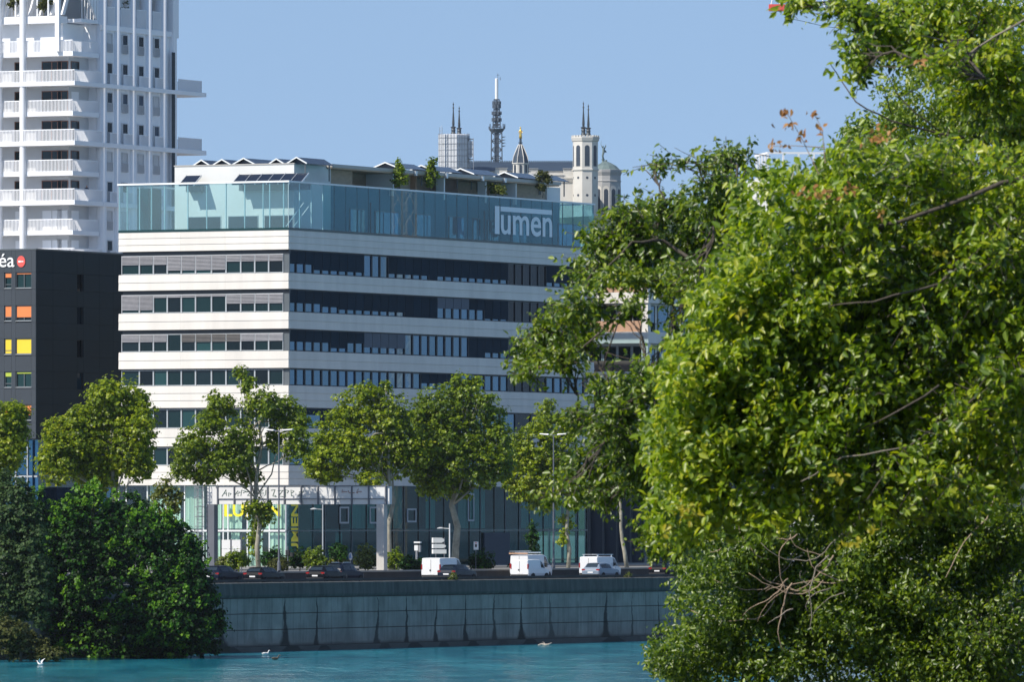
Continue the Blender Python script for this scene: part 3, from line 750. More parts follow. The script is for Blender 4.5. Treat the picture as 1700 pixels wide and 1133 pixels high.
for a, c in zip(hrows[:-1], hrows[1:]):
    mid = (a + c) / 2; isw = any(z0 - .05 < mid < z1 + .05 for z0, z1 in zwin)
    for k, (x0, x1) in enumerate(zip(xbr[:-1], xbr[1:])):
        if isw and k == 2:
            f = MB().box(x0, x0 + .07, .12, .3, a, c).box(x1 - .07, x1, .12, .3, a, c).build('window', 'plastic_black', dark)
            MB().box(x0 + .07, x1 - .07, .2, .24, a + .02, c - .02).build('pane', 'pane_dark', f); continue
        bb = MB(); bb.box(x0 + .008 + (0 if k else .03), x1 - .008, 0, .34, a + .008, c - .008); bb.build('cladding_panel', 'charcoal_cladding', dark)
MB().box(-.05, DX, -.05, DY, zt, zt + .14).build('roof_edge', 'frame_grey', dark)
bl_ = [('orange_blind', .08), ('orange_blind', .8), ('yellow_blind', 1.0), ('lime_blind', .10), ('orange_blind', .7)]
for (z0, z1), (bm, fr) in zip(zwin, bl_):
    for k, (y0, y1) in enumerate(ow):
        h = z1 - z0; bb = MB(); w = .07
        bb.box(.10, .30, y0, y0 + w, z0, z1); bb.box(.10, .30, y1 - w, y1, z0, z1); bb.box(.10, .30, y0 + w, y1 - w, z0, z0 + w); bb.box(.10, .30, y0 + w, y1 - w, z1 - w, z1)
        if k == 1: bb.box(.12, .28, y0 + w, y1 - w, z0 + .32, z0 + .40)
        else: bb.box(.14, .26, (y0 + y1) / 2 - .04, (y0 + y1) / 2 + .04, z0 + w, z1 - w)
        f = bb.build('window', 'frame_grey', dark)
        MB().box(.24, .26, y0 + w, y1 - w, z0 + w, z1 - w).build('pane', 'pane_teal' if fr < .5 else 'pane_glass', f)
        MB().box(-.03, .28, y0, y1, z0 - .06, z0 - .004).build('sill', 'frame_light', f)
        if fr > .05:
            zz = z1 - w - (h - 2 * w) * (fr if k == 0 or fr > .5 else .3)
            MB().box(.13, .15, y0 + w + .01, y1 - w - .01, zz, z1 - w - .004).build('blind', bm, f)
# glazed base
MB().box(.9, DX, .9, DY, -1, zb - .02).build('recessed_base', 'charcoal_cladding', dark)
for p0, p1 in ((64, 46), (46, 27), (27, 8), (8, -20)):
    y0, y1 = sorted((dfy(p0, .6), dfy(p1, .6)))
    for za, zc in ((dz(860), dz(793)), (dz(789), dz(731))):
        MB().box(.62, .66, y0 + .05, y1 - .05, za, zc).build('pane', 'pane_blue', dark)
    MB().box(.5, .72, y1 - .06, y1 + .06, dz(870), zb - .02).build('mullion', 'frame_light', dark)
MB().box(.52, .70, .2, DY, dz(793), dz(790)).build('transom', 'frame_light', dark)
MB().box(.52, .70, dfy(46, .6), dfy(27, .6), dz(763.5), dz(761)).build('transom', 'frame_light', dark)
for a, c in ((.3, 5), (5, 10), (10, 16)):
    MB().box(a + .05, c - .05, .62, .66, dz(860), zb - .05).build('pane', 'pane_blue', dark)
# lettering and round logo at the top of the left face
tm = text_mesh('éa', 'white_print', bold=.004, extrude=.03)
ya, yb_ = dfy(-1), dfy(24.5)
obj('lettering', fit_text(tm, (0, -1, 0), (0, 0, 1), (-.06, ya, dz(443)), ya - yb_, dz(420.5) - dz(443)), dark)
yc = dfy(35.5); zc_ = dz(434)
bb = MB(); bb.loft([[(x, yc + .46 * math.cos(q * math.pi / 10), zc_ + .56 * math.sin(q * math.pi / 10)) for q in range(20)] for x in (-.08, -.01)]); bb.build('round_logo', 'red_print', dark)
bb = MB(); bb.box(-.095, -.085, yc - .28, yc - .02, zc_ - .05, zc_ + .05); bb.box(-.095, -.085, yc + .02, yc + .30, zc_ - .09, zc_ + .09); bb.build('logo_print', 'white_print', dark)

# ================================================================== white residential tower with balconies
T0 = W(124, HY, 900); T0.z = 0
tow = thing('apartment_tower', 'tall white apartment tower with wraparound balconies and slender columns', 'building', (T0.x, T0.y, GZ), ROT)
def tz(py): return zat(py, 900.0) - GZ
def tfy(px, x=0.0): return fy(px, x, T0)
def tfx(px, y=0.0): return fx(px, y, T0)
TL, TDY = tfx(298), 18.0
LOG = tfx(174)                                          # the loggia corner ends here, the pier wall begins
FL = [(84, 91.5), (134, 141), (183.5, 191), (233, 240.5), (283, 290.5), (332, 339.5), (382, 389), (431, 438.5), (480, 487.5)]
zbot = 0
MB().box(2.2, 26, 4.2, TDY, 0, tz(88)).build('wall', 'tower_shaded', tow)
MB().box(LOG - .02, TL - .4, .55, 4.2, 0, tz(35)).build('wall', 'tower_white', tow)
MB().box(2.2, LOG - .02, 2.0, 4.2, 0, tz(88)).build('wall', 'tower_shaded', tow)
def railing(pts, z0, z1, closed=False):
    bb = MB()
    for (xa, ya), (xb, yb) in zip(pts[:-1], pts[1:]):
        L = math.hypot(xb - xa, yb - ya); n = max(1, int(L / .17)); ux, uy = (xb - xa) / L, (yb - ya) / L
        for k in range(n + 1):
            x, y = xa + ux * L * k / n, ya + uy * L * k / n
            bb.box(x - .035, x + .035, y - .035, y + .035, z0, z1 - .05)
        bb.loft([[(xa - .04, ya - .04, z1 - .05), (xb + .04, yb - .04, z1 - .05), (xb + .04, yb + .04, z1 - .05), (xa - .04, ya + .04, z1 - .05)], [(xa - .04, ya - .04, z1 + .03), (xb + .04, yb - .04, z1 + .03), (xb + .04, yb + .04, z1 + .03), (xa - .04, ya + .04, z1 + .03)]])
    return bb.build('railing', 'tower_white', tow)
zf = [(tz(b_), tz(a_)) for a_, b_ in FL]
for i, (z0, z1) in enumerate(zf):
    big = (i % 2 == 1)                                   # every second slab runs on along the right face and out past its end
    q = .0 if big else .55
    MB().box(q, 2.6, q, TDY, z0, z1).build('balcony_slab', 'tower_white', tow)
    MB().box(2.6, LOG - .3, q, 2.4, z0 + .002, z1 - .002).build('balcony_slab', 'tower_white', tow)
    railing([(q + .1, TDY - .2), (q + .1, q + .1), (LOG - .5, q + .1)], z1, z1 + 1.22)
    if big:
        MB().box(LOG - .3, TL + .6, -.05, .54, z0, z1).build('balcony_slab', 'tower_white', tow)
        ex = tfx(342, 0)
        MB().box(TL + .6, ex, -.05, 9, z0 + .002, z1 - .002).build('cantilever_slab', 'tower_white', tow)
        railing([(TL - .1, .06), (tfx(335), .06), (tfx(335), 8.5)], z1, z1 + 1.25)
# columns on the front line and windows in the set-back wall
for px_ in (37.5, -2):
    y = tfy(px_, .35)
    MB().lathe([(.36, 0), (.36, tz(-40))], (.42, y, 0), 14).build('column', 'tower_white', tow, smooth=False)
MB().box(.1, .5, 2.0, 2.5, tz(84), tz(-40)).build('column', 'tower_white', tow)
ztops = [tz(85)] + [z for z, _ in zf]
rnd_t = random.Random(8)
def tower_window(face, a0, a1, z0, z1, shut, d, n=2):
    bb = MB(); w = .09
    def P(m, u0, u1, d0, d1, za, zb):
        if face == 'y': m.box(d0, d1, u0, u1, za, zb)
        else: m.box(u0, u1, d0, d1, za, zb)
    P(bb, a0, a0 + w, d - .06, d + .02, z0, z1); P(bb, a1 - w, a1, d - .06, d + .02, z0, z1)
    P(bb, a0 + w, a1 - w, d - .06, d + .02, z1 - w, z1)
    if n == 2: P(bb, (a0 + a1) / 2 - .06, (a0 + a1) / 2 + .06, d - .06, d + .02, z0, z1 - w)
    f = bb.build('window', 'tower_shaded' if shut else 'brown_frame', tow)
    m2 = MB(); P(m2, a0 + w, a1 - w, d - .035, d - .01, z0, z1 - w); m2.build('shutter' if shut else 'pane', 'tower_white' if shut else 'pane_glass', f)
    return f
for i, (z0, z1) in enumerate(zf):
    if i == 0: continue
    ceil = zf[i - 1][0]; h = ceil - z1
    shut = i >= 6
    for p0, p1, xx, n in ((69.5, 103, 2.2, 2), (24.5, 34, 2.2, 1), (4, -6, 2.2, 1)):
        a, c = sorted((tfy(p0, xx), tfy(p1, xx)))
        tower_window('y', a, c, z1 + .05, z1 + h * .84, shut, xx, n)
    # window in the loggia return, facing front
    a, c = sorted((tfy(112, 2.2), tfy(133, 2.2)))
    tower_window('y', max(a, 2.05), max(c, 3.4), z1 + .05, z1 + h * .84, shut, 2.2, 1)
    a0, a1 = tfx(113.5, 2.0), tfx(133, 2.0)
    tower_window('x', 2.6, 4.4, z1 + .05, z1 + h * .84, i in (2, 6, 7), 2.0, 1)
# half-round piers and windows of the right face
piers = [tfx(p) for p in (178.5, 201, 227, 253.5, 278)]
for x in piers:
    MB().lathe([(.66, 0), (.66, tz(-60))], (x, .86, 0), 18).build('pier', 'tower_white', tow, smooth=True)
MB().box(TL - 1.2, TL - .4, .1, 5, 0, tz(-60)).build('end_wall', 'tower_white', tow)
slit = tfx(289); MB().box(slit - .35, slit + .35, .06, .095, tz(400), tz(70)).build('slit_window', 'pane_dark', tow)
wx = [tfx(p) for p in (188, 213.5, 240, 266)]
openp = {1: (1, 1, 1, 1), 2: (1, 2, 2, 0), 3: (1, 1, 1, 2), 4: (0, 0, 0, 0), 5: (1, 1, 0, 0), 0: (0, 1, 1, 1), 6: (0, 0, 0, 0), 7: (1, 0, 1, 0), 8: (0, 1, 0, 0)}
for i, (z0, z1) in enumerate(zf):
    ceil = zf[i - 1][0] if i else tz(42)
    dzp = [-.0, -.10, -.18, -.26]
    for k, x in enumerate(wx):
        if i == 0 and k == 0: pass
        op = openp[i][k]; zz1 = ceil - .38; zz0 = z1 + (.25 if i % 2 == 0 else .15)
        f = MB().box(x - .62, x - .5, .40, .545, zz0, zz1).box(x + .5, x + .62, .40, .545, zz0, zz1).box(x - .5, x + .5, .40, .545, zz1 - .1, zz1).build('window', 'tower_shaded', tow)
        mm = ('tower_shaded', 'pane_dark', 'screen_blue')[op]
        MB().box(x - .5, x + .5, .48, .545, zz0, zz1 - .1).build('pane' if op else 'shutter', mm, f)
        g_ = MB()
        for q in range(9): g_.box(x - .55 + q * .1375 - .025, x - .55 + q * .1375 + .025, .34, .39, zz0, z1 + 1.15)
        g_.box(x - .6, x + .6, .33, .395, z1 + 1.15, z1 + 1.2); g_.build('guard_rail', 'tower_shaded', f)
    if i % 2 == 1:                                       # balustrade between the piers over the long slabs
        for xa, xb in zip(piers[:-1], piers[1:]): railing([(xa + .8, .1), (xb - .8, .1)], z1, z1 + 1.15)
# crown of the tower: roof terraces, raking walls, pergola columns
MB().box(.6, 2.6, 2.4, TDY, tz(36), tz(24)).build('parapet', 'tower_white', tow)
MB().box(2.0, 9, 2.6, TDY, tz(88), tz(36)).build('wall', 'tower_white', tow)
MB().box(2.62, LOG - .1, .7, 2.5, tz(34), tz(28)).build('parapet', 'tower_white', tow)
MB().box(LOG - .1, TL - .4, .3, .54, tz(44), tz(35)).build('parapet', 'tower_white', tow)
MB().box(6, 24, 8, TDY, tz(36), tz(-40)).build('wall', 'tower_shaded', tow)
a, c = tfx(147, .8), tfx(176, .8)
MB().loft([[(a - 2.2, y, tz(-40)), (c - 2.0, y, tz(-40)), (c, y, tz(25)), (c, y, tz(46)), (c - 1.0, y, tz(46)), (a + .4, y, tz(2))] for y in (.75, 1.0)]).build('raking_wall', 'tower_white', tow)
for k in range(7):
    y = 2.4 + k * 1.35
    MB().box(.8, .98, y - .07, y + .07, tz(24), tz(-40)).build('fin', 'tower_white', tow)
    MB().loft([[(3.2, y - .10, tz(-36)), (3.8, y - .10, tz(-36)), (1.9, y - .10, tz(22)), (1.3, y - .10, tz(22))], [(3.2, y + .10, tz(-36)), (3.8, y + .10, tz(-36)), (1.9, y + .10, tz(22)), (1.3, y + .10, tz(22))]]).build('raking_fin', 'tower_white', tow)
for k in range(9):
    x = 2.9 + k * .62
    MB().box(x - .05, x + .05, .72, .82, tz(28), tz(-30)).build('fin', 'tower_shaded', tow)
for xa, xb in zip(piers[:-1], piers[1:]):
    railing([(xa + .75, .4), (xb - .75, .4)], tz(35), tz(4))
    xm = (xa + xb) / 2
    MB().loft([[(xm - .9, y, tz(34)), (xm + .2, y, tz(34)), (xm + 1.1, y, tz(-20)), (xm + .2, y, tz(-20))] for y in (3.0, 3.2)]).build('raking_fin', 'tower_white', tow)
MB().box(TL - .3, TL + .2, .2, .5, tz(45), tz(-60)).build('column', 'tower_white', tow)
MB().box(0.3, TL, .2, TDY, tz(-60), tz(-66)).build('pergola_roof', 'tower_white', tow)

# resident standing on a balcony
def person(loc, rotz, label):
    me = bpy.data.meshes.new('person')
    V_ = [(0, 0, .95), (0, 0, 1.15), (0, .01, 1.38), (0, 0, 1.50), (0, -.01, 1.60), (0, -.01, 1.72), (.18, 0, 1.40), (.25, .02, 1.14), (.22, -.14, 1.02), (-.18, 0, 1.40), (-.25, .02, 1.14), (-.22, -.14, 1.02), (.10, 0, .88), (.11, -.02, .48), (.11, .02, .07), (.12, -.13, .03), (-.10, 0, .88), (-.11, -.02, .48), (-.11, .02, .07), (-.12, -.13, .03)]
    E_ = [(0, 1), (1, 2), (2, 3), (3, 4), (4, 5), (2, 6), (6, 7), (7, 8), (2, 9), (9, 10), (10, 11), (0, 12), (12, 13), (13, 14), (14, 15), (0, 16), (16, 17), (17, 18), (18, 19)]
    me.from_pydata(V_, E_, []); rad = [.15, .14, .15, .06, .09, .08, .065, .05, .04, .065, .05, .04, .085, .06, .045, .04, .085, .06, .045, .04]
    o = bpy.data.objects.new('person', me); COL.objects.link(o)
    md = o.modifiers.new('skin', 'SKIN'); sk = me.skin_vertices[0].data
    for k, r_ in enumerate(rad): sk[k].radius = (r_, r_ * .85)
    sk[0].use_root = True
    o.modifiers.new('sub', 'SUBSURF').levels = 1
    dg = bpy.context.evaluated_depsgraph_get(); m2 = bpy.data.meshes.new_from_object(o.evaluated_get(dg))
    o.modifiers.clear(); o.data = m2; m2.materials.clear(); m2.materials.append(MATS['cloth_dark']); m2.materials.append(MATS['skin'])
    for p in m2.polygons: p.material_index = 1 if p.center.z > 1.5 else 0
    o.location = loc; o.rotation_euler = (0, 0, rotz)
    return tag(o, label, 'person')
xx = tfx(144, .9); pp = T0 + U * xx + V * .9
person((pp.x, pp.y, GZ + zf[5][1] + .0), R(10), 'person in dark clothes standing on a white tower balcony')

# ================================================================== pale housing block beyond the office block, behind the leaves
B0 = C0 + U * 78.8; dB = B0.y
pale = thing('housing_block', 'pale banded housing block with timber balcony fronts behind foreground leaves', 'building', (B0.x, B0.y, GZ), ROT)
def bz(py): return zat(py, dB) - GZ
def bfy(px, x=0.0): return fy(px, x, B0)
def bfx(px, y=0.0): return fx(px, y, B0)
BW, BLn = bfy(960), bfx(1330)
MB().box(1.6, BLn, 1.6, BW, 0, bz(408)).build('wall', 'inner_wall', pale)
MB().box(1.3, BLn, 1.3, BW - .1, 0, bz(770)).build('shopfront', 'opening_dark', pale)
for q in range(9): MB().box(1.0, 1.35, .9 + q * 1.6, 1.05 + q * 1.6, 0, bz(766)).build('shopfront_mullion', 'frame_grey', pale)
for q in range(14): MB().box(1.6 + q * 2.6, 1.8 + q * 2.6, 1.0, 1.29, 0, bz(766)).build('shopfront_mullion', 'frame_grey', pale)
brow = [(400, 430), (485, 503), (551, 570), (617, 634), (682, 700), (748, 765)]
for i, (a, c) in enumerate(brow):
    z1, z0 = bz(a), bz(c)
    MB().box(0, 1.8, 0, BW, z0, z1).build('slab_band', 'white_cladding', pale)
    MB().box(1.8, BLn, 0, 1.8, z0 + .002, z1 - .002).build('slab_band', 'white_cladding', pale)
    if i:
        pz1 = bz(a); top = bz(brow[i - 1][1])
        MB().box(.2, .9, .15, .9, z1, top).build('corner_pier', 'white_cladding', pale)
        for q in range(2):
            y0 = .9 + q * 3.3
            zp1 = z1 + 1.15
            MB().box(.15, .27, y0 + .05, y0 + 3.2, z1 + .02, zp1).build('timber_front', 'wood_tan' if i in (1, 2) else 'wood_dark', pale)
        for q in range(4):
            y0 = 1.0 + q * 1.7
            f = MB().box(1.50, 1.59, y0, y0 + .1, z1, top - .2).box(1.50, 1.59, y0 + 1.5, y0 + 1.6, z1, top - .2).box(1.5, 1.59, y0 + .1, y0 + 1.5, top - .3, top - .2).build('window', 'frame_light', pale)
            MB().box(1.54, 1.57, y0 + .1, y0 + 1.5, z1, top - .3).build('pane', 'pane_glass', f)
        for q in range(10):
            x0 = 2.2 + q * 3.2
            f = MB().box(x0, x0 + .1, 1.50, 1.59, z1, top - .2).box(x0 + 2.4, x0 + 2.5, 1.50, 1.59, z1, top - .2).box(x0 + .1, x0 + 2.4, 1.5, 1.59, top - .3, top - .2).build('window', 'frame_grey', pale)
            MB().box(x0 + .1, x0 + 2.4, 1.54, 1.57, z1, top - .3).build('pane', 'pane_blue', f)
            if q % 3 == 1: MB().box(x0 + .1, x0 + 2.4, .2, .3, z1 + .02, z1 + 1.1).build('timber_front', 'wood_dark', pale)
MB().box(-.1, BLn, -.1, BW, bz(399.5), bz(397.5)).build('roof_edge', 'coping_light', pale)
# taller white building whose roof railing shows above the leaves
H0 = W(1275, HY, 1000); H0.z = 0
hb = thing('tall_building', 'tall pale building with a white roof railing above the leaves', 'building', (H0.x, H0.y, GZ), R(8))
hz_ = zat(292, 1000) - GZ
MB().box(0, 14, 0, 16, 0, hz_).build('wall', 'inner_wall', hb)
for r_ in range(9):
    for q in range(4):
        x0 = 1.2 + q * 3.3; z0 = hz_ - 3.4 - r_ * 3.3
        f = MB().box(x0 - .1, x0 + 1.7, -.06, -.004, z0 - .1, z0 + 1.7).build('window', 'frame_light', hb)
        MB().box(x0, x0 + 1.6, -.09, -.065, z0, z0 + 1.6).build('pane', 'pane_blue', f)
bb = MB()
zt_ = zat(252, 1000) - GZ
MB().box(-.1, 14, -.1, .1, zt_ - .25, zt_).build('top_rail', 'white_paint', hb)
MB().box(-.1, .1, .1, 9, zt_ - .25, zt_).build('top_rail', 'white_paint', hb)
for q in range(20):
    if q < 16 and q % 2: continue
    x = q * .92 if q < 16 else 0; y = 0 if q < 16 else (q - 15) * 2.0
    MB().box(x - .11, x + .11, y - .11, y + .11, hz_, zt_ - .252).build('rail_post', 'white_paint', hb)

# ------------------------------------------------------------------ crane jib crossing the top right corner
cr = thing('tower_crane', 'tower crane with white lattice jib and red tip behind the treetop', 'crane', W(1790, HY, 880), 0)
cr.location.z = GZ
czA, czB = zat(16, 880) - GZ, zat(-22, 880) - GZ
xA = (1278 - 1790) / F * 880
bb = MB(); L = -xA; n = 28
for sg in (-.6, .6):
    bb.bar((0, sg, czA), (xA, sg, czA), .09); 
bb.bar((0, 0, czB), (xA, 0, czB), .09)
for k in range(n):
    x0, x1 = xA * k / n, xA * (k + 1) / n
    for sg in (-.6, .6): bb.bar((x0, sg, czA), ((x0 + x1) / 2, 0, czB), .05); bb.bar(((x0 + x1) / 2, 0, czB), (x1, sg, czA), .05)
    bb.bar((x0, -.6, czA), (x0, .6, czA), .04)
bb.build('jib', 'white_paint', cr)
MB().box(xA - .1, xA + 1.6, -.7, .7, czA - .12, czA + .55).build('jib_tip', 'red_print', cr)
bb = MB()
for sx in (-.9, .9):
    for sy in (-.9, .9): bb.box(sx - .1, sx + .1, sy - .1, sy + .1, 0, czB + 4)
for k in range(24):
    z0 = k * 2.4
    if z0 + 2.4 > czB: break
    for sy in (-.9, .9): bb.bar((-.9, sy, z0), (.9, sy, z0 + 2.4), .05)
    for sx in (-.9, .9): bb.bar((sx, -.9, z0), (sx, .9, z0 + 2.4), .05)
bb.build('mast', 'white_paint', cr)
bb = MB(); bb.path([(xA + 1.5, 0, czA - .8), (xA + 3.5, 0, czA - 1.2), (xA + 5.8, 0, czA - 1.75), (xA + 9, 0, czA - 2.1)], .03, 4); bb.build('cable', 'dark_metal', cr)
bb = MB(); bb.bar((xA + 9, 0, czA - 2.1), (xA + 12, 0, czA), .03); bb.build('cable', 'dark_metal', cr)

# ================================================================== basilica on its hill
DB = 2700.0
def bp(px, py): return W(px, py, DB)
BS = DB / F
ZB = zat(352, DB)
def bx(px): return (px - CX) * BS
def bzz(py): return zat(py, DB) - ZB
bas = thing('basilica', 'pale stone basilica with slate roof and arched apse on the hilltop', 'church', (0, DB, ZB), 0)
def arch(mb, xc, w, z0, z1, y0, y1, m=0, n=7):           # arched slab in the xz plane
    h = w / 2; pts = [(xc - h, z0), (xc + h, z0)] + [(xc + h * math.cos(math.pi * k / n), z1 - h + h * math.sin(math.pi * k / n)) for k in range(n + 1)]
    mb.loft([[(x, y, z) for x, z in pts] for y in (y1, y0)], m)
# nave
MB().box(bx(770), bx(952), 0, 22, -40, bzz(284)).build('nave_wall', 'stone_pale', bas)
bb = MB(); x0, x1 = bx(773), bx(953)
bb.loft([[(x, -.4, bzz(284)), (x, 22.4, bzz(284)), (x, 11, bzz(266.5))] for x in (x0, x1)]); bb.build('nave_roof', 'slate', bas)
bb = MB()
for k in range(60):
    x = x0 + (x1 - x0) * k / 59; bb.box(x - .12, x + .12, 10.9, 11.1, bzz(266.8), bzz(264.3))
bb.box(x0, x1, 10.92, 11.08, bzz(266), bzz(265.4)); bb.build('ridge_crest', 'bronze_dark', bas)
for p0, p1, ya, yb in ((822, 842, 279, 300), (850, 878, 283, 300), (878, 893, 280, 300), (935, 953, 280, 302), (912, 936, 291, 310)):
    MB().box(bx(p0), bx(p1), -2.4, -.5, bzz(yb), bzz(ya)).build('buttress', 'stone_pale', bas)
    bb = MB(); n = int((p1 - p0) / 2)
    for q in range(n): xx = bx(p0 + (q + .5) * (p1 - p0) / n); bb.box(xx - .11, xx + .11, -2.5, -2.42, bzz(ya + 4), bzz(ya + 1))
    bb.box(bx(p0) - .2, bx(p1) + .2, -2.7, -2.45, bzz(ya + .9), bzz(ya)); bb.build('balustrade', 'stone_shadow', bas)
bb = MB()
for q in range(22):
    xx = bx(905 + q * 2.1); bb.box(xx - .1, xx + .1, -2.9, -2.7, bzz(304), bzz(297))
bb.box(bx(903), bx(952), -3.0, -2.5, bzz(297), bzz(295.5)); bb.build('balustrade', 'stone_pale', bas)
MB().box(bx(903), bx(952), -2.6, -.5, -40, bzz(304)).build('aisle_wall', 'stone_pale', bas)
# small chapel spire in front
ch = thing('chapel_spire', 'small stone chapel spire topped by a gilded statue in front of the nave', 'spire', (bx(864), DB - 26, ZB), 0)
def oct_(mb, r, z0, z1, m=0, r2=None, c=(0, 0), n=8): mb.lathe([(r, z0), (r2 if r2 is not None else r, z1)], (c[0], c[1], 0), n, m, math.pi / 8)
bb = MB(); oct_(bb, 2.6, -40, bzz(278)); oct_(bb, 2.9, bzz(278), bzz(276.5)); bb.build('drum', 'stone_pale', ch)
bb = MB()
for k in range(8):
    a = k * math.pi / 4 - math.pi / 2 
    m_ = MB(); arch(m_, 0, .75, bzz(293), bzz(279.5), -2.60, -2.35)
    ca, sa = math.cos(a + math.pi / 2), math.sin(a + math.pi / 2)
    i = len(bb.v); bb.v += [(x * ca - y * sa, x * sa + y * ca, z) for x, y, z in m_.v]; bb.f += [tuple(i + q for q in f) for f in m_.f]; bb.m += m_.m
bb.build('arch_opening', 'opening_dark', ch)
bb = MB(); bb.lathe([(2.7, bzz(276.5)), (2.3, bzz(266)), (1.5, bzz(256)), (.55, bzz(246)), (.4, bzz(243.5))], n=8, phase=math.pi / 8); bb.build('spire_roof', 'slate', ch)
for k in range(8):
    a = k * math.pi / 4 + math.pi / 8
    bb = MB(); bb.path([((r + .06) * math.cos(a), (r + .06) * math.sin(a), z) for r, z in ((2.7, bzz(276.5)), (2.3, bzz(266)), (1.5, bzz(256)), (.55, bzz(246)))], .16, 4); bb.build('rib', 'stone_pale', ch)
bb = MB(); bb.lathe([(.75, bzz(243.6)), (.75, bzz(242.5)), (.4, bzz(242.4)), (.34, bzz(236))], n=8); bb.build('pedestal', 'slate', ch)
bb = MB(); bb.lathe([(.50, bzz(236)), (.46, bzz(231)), (.34, bzz(227)), (.42, bzz(224.5)), (.30, bzz(221.6)), (.13, bzz(221)), (.22, bzz(219.6)), (.19, bzz(217.8)), (.06, bzz(216.6))], n=10)
bb.path([(-.38, -.1, bzz(223.5)), (-.55, -.35, bzz(226)), (-.40, -.55, bzz(228))], [.13, .1, .06]); bb.path([(.38, -.1, bzz(223.5)), (.55, -.35, bzz(226)), (.40, -.55, bzz(228))], [.13, .1, .06]); bb.build('gilded_statue', 'gold', ch, smooth=True)
# towers of the basilica
def spires(t, lst, base):
    for px_, yt, yb in lst:
        x = bx(px_) - t.location.x; zb_, zt = zat(yb, DB) - t.location.z, zat(yt, DB) - t.location.z; h = zt - zb_
        bb = MB(); bb.lathe([(.9, 0), (.62, h * .10), (.70, h * .16), (.55, h * .2), (.95, h * .24), (.35, h * .27), (.42, h * .36), (.20, h * .7), (.16, h * .8), (.34, h * .82), (.16, h * .85), (.12, h * .9), (.26, h * .93), (.08, h * .96), (.03, h)], (x, 0, zb_), 8); bb.build('pinnacle', base, t)
tr = thing('church_tower', 'octagonal stone tower with open arches right of the basilica nave', 'tower', (bx(971.5), DB - 6, ZB), 0, 'towers of the hilltop basilica')
rr_ = 4.15
bb = MB(); bb.lathe([(rr_, -40), (rr_, bzz(285)), (rr_ + .35, bzz(284.5)), (rr_ + .35, bzz(282.5)), (rr_, bzz(282)), (rr_, bzz(237)), (rr_ + .25, bzz(236)), (rr_ + .55, bzz(231)), (rr_ + .55, bzz(229.5))], n=8, phase=math.pi / 8 + R(8)); bb.build('shaft', 'stone_pale', tr)
for k in range(8):
    a = k * math.pi / 4 + R(8); ap = rr_ * math.cos(math.pi / 8)
    m_ = MB(); arch(m_, 0, 1.55, bzz(278), bzz(243), -ap - .05, -ap + .4); arch(m_, 0, .0001, bzz(270), bzz(260), -ap, -ap + .1)
    ca, sa = math.cos(a), math.sin(a)
    bb = MB(); bb.v = [(x * ca - y * sa, x * sa + y * ca, z) for x, y, z in m_.v[:len(m_.v) // 2]]; bb.f = m_.f[:len(m_.f) // 2]; bb.m = m_.m[:len(m_.f) // 2]; bb.build('arch_opening', 'opening_dark', tr)
    for zz in (297, 326):
        bb = MB(); pts = [(.42 * math.cos(q * math.pi / 5), .42 * math.sin(q * math.pi / 5)) for q in range(10)]
        bb.loft([[(x * ca - y * sa, x * sa + y * ca, bzz(zz) + z) for x, z in pts] for y in (-ap + .1, -ap - .04)]); bb.build('round_opening', 'opening_dark', tr)
    bb = MB()
    for q in (-1.1, 0, 1.1):
        y = -(rr_ + .5) * math.cos(math.pi / 8)
        m2 = MB(); m2.box(q - .33, q + .33, y - .02, y + .5, bzz(229.5), bzz(226.5))
        i = len(bb.v); bb.v += [(x * ca - y_ * sa, x * sa + y_ * ca, z) for x, y_, z in m2.v]; bb.f += [tuple(i + w for w in f) for f in m2.f]; bb.m += m2.m
    bb.build('merlons', 'stone_pale', tr)
spires(tr, [(968.3, 169.5, 227), (976.5, 174, 227)], 'bronze_dark')
tl = thing('church_tower', 'stone tower wrapped in pale scaffold netting left of the basilica nave', 'tower', (bx(754), DB - 6, ZB), 0, 'towers of the hilltop basilica')
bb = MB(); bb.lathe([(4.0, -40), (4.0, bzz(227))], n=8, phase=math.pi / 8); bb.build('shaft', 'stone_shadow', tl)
bb = MB(); bb.lathe([(5.0, bzz(300)), (5.0, bzz(226)), (4.4, bzz(224.6))], n=8, phase=math.pi / 8 - R(12)); bb.build('scaffold_netting', 'netting', tl)
bb = MB()
for k in range(8):
    a = math.pi / 8 - R(12) + k * math.pi / 4; b2 = a + math.pi / 4
    for q in range(4):
        f = q / 4; x = 5.1 * (math.cos(a) * (1 - f) + math.cos(b2) * f); y = 5.1 * (math.sin(a) * (1 - f) + math.sin(b2) * f); bb.bar((x, y, -20), (x, y, bzz(223)), .06)
    for z in np.arange(bzz(300), bzz(224), 1.9): bb.bar((5.1 * math.cos(a), 5.1 * math.sin(a), z), (5.1 * math.cos(b2), 5.1 * math.sin(b2), z), .07)
bb.build('scaffold_tubes', 'galvanised', tl)
x = bx(732.5) - tl.location.x; bb = MB()
for sx in (-.4, .4): bb.bar((x + sx, -5.5, -20), (x + sx, -5.5, bzz(214)), .08)
for z in np.arange(-8, bzz(215), 1.1): bb.bar((x - .4, -5.5, z), (x + .4, -5.5, z + 1.1), .05)
bb.build('hoist_mast', 'galvanised', tl)
bb = MB(); x0, x1 = bx(777) - tl.location.x, bx(786) - tl.location.x
for z in np.arange(bzz(266), bzz(232), 1.6): bb.box(x0, x1, -2, 2, z, z + .15)
for xx in (x0, (x0 + x1) / 2, x1):
    for yy in (-2, 2): bb.box(xx - .08, xx + .08, yy - .08, yy + .08, -10, bzz(231))
bb.build('scaffold_bay', 'galvanised', tl)
MB().box(x0, x1 - .1, -1.8, -1.7, bzz(263), bzz(236)).build('scaffold_netting', 'netting', tl)
spires(tl, [(752.8, 170.5, 226), (762.5, 177.5, 226)], 'bronze_dark')
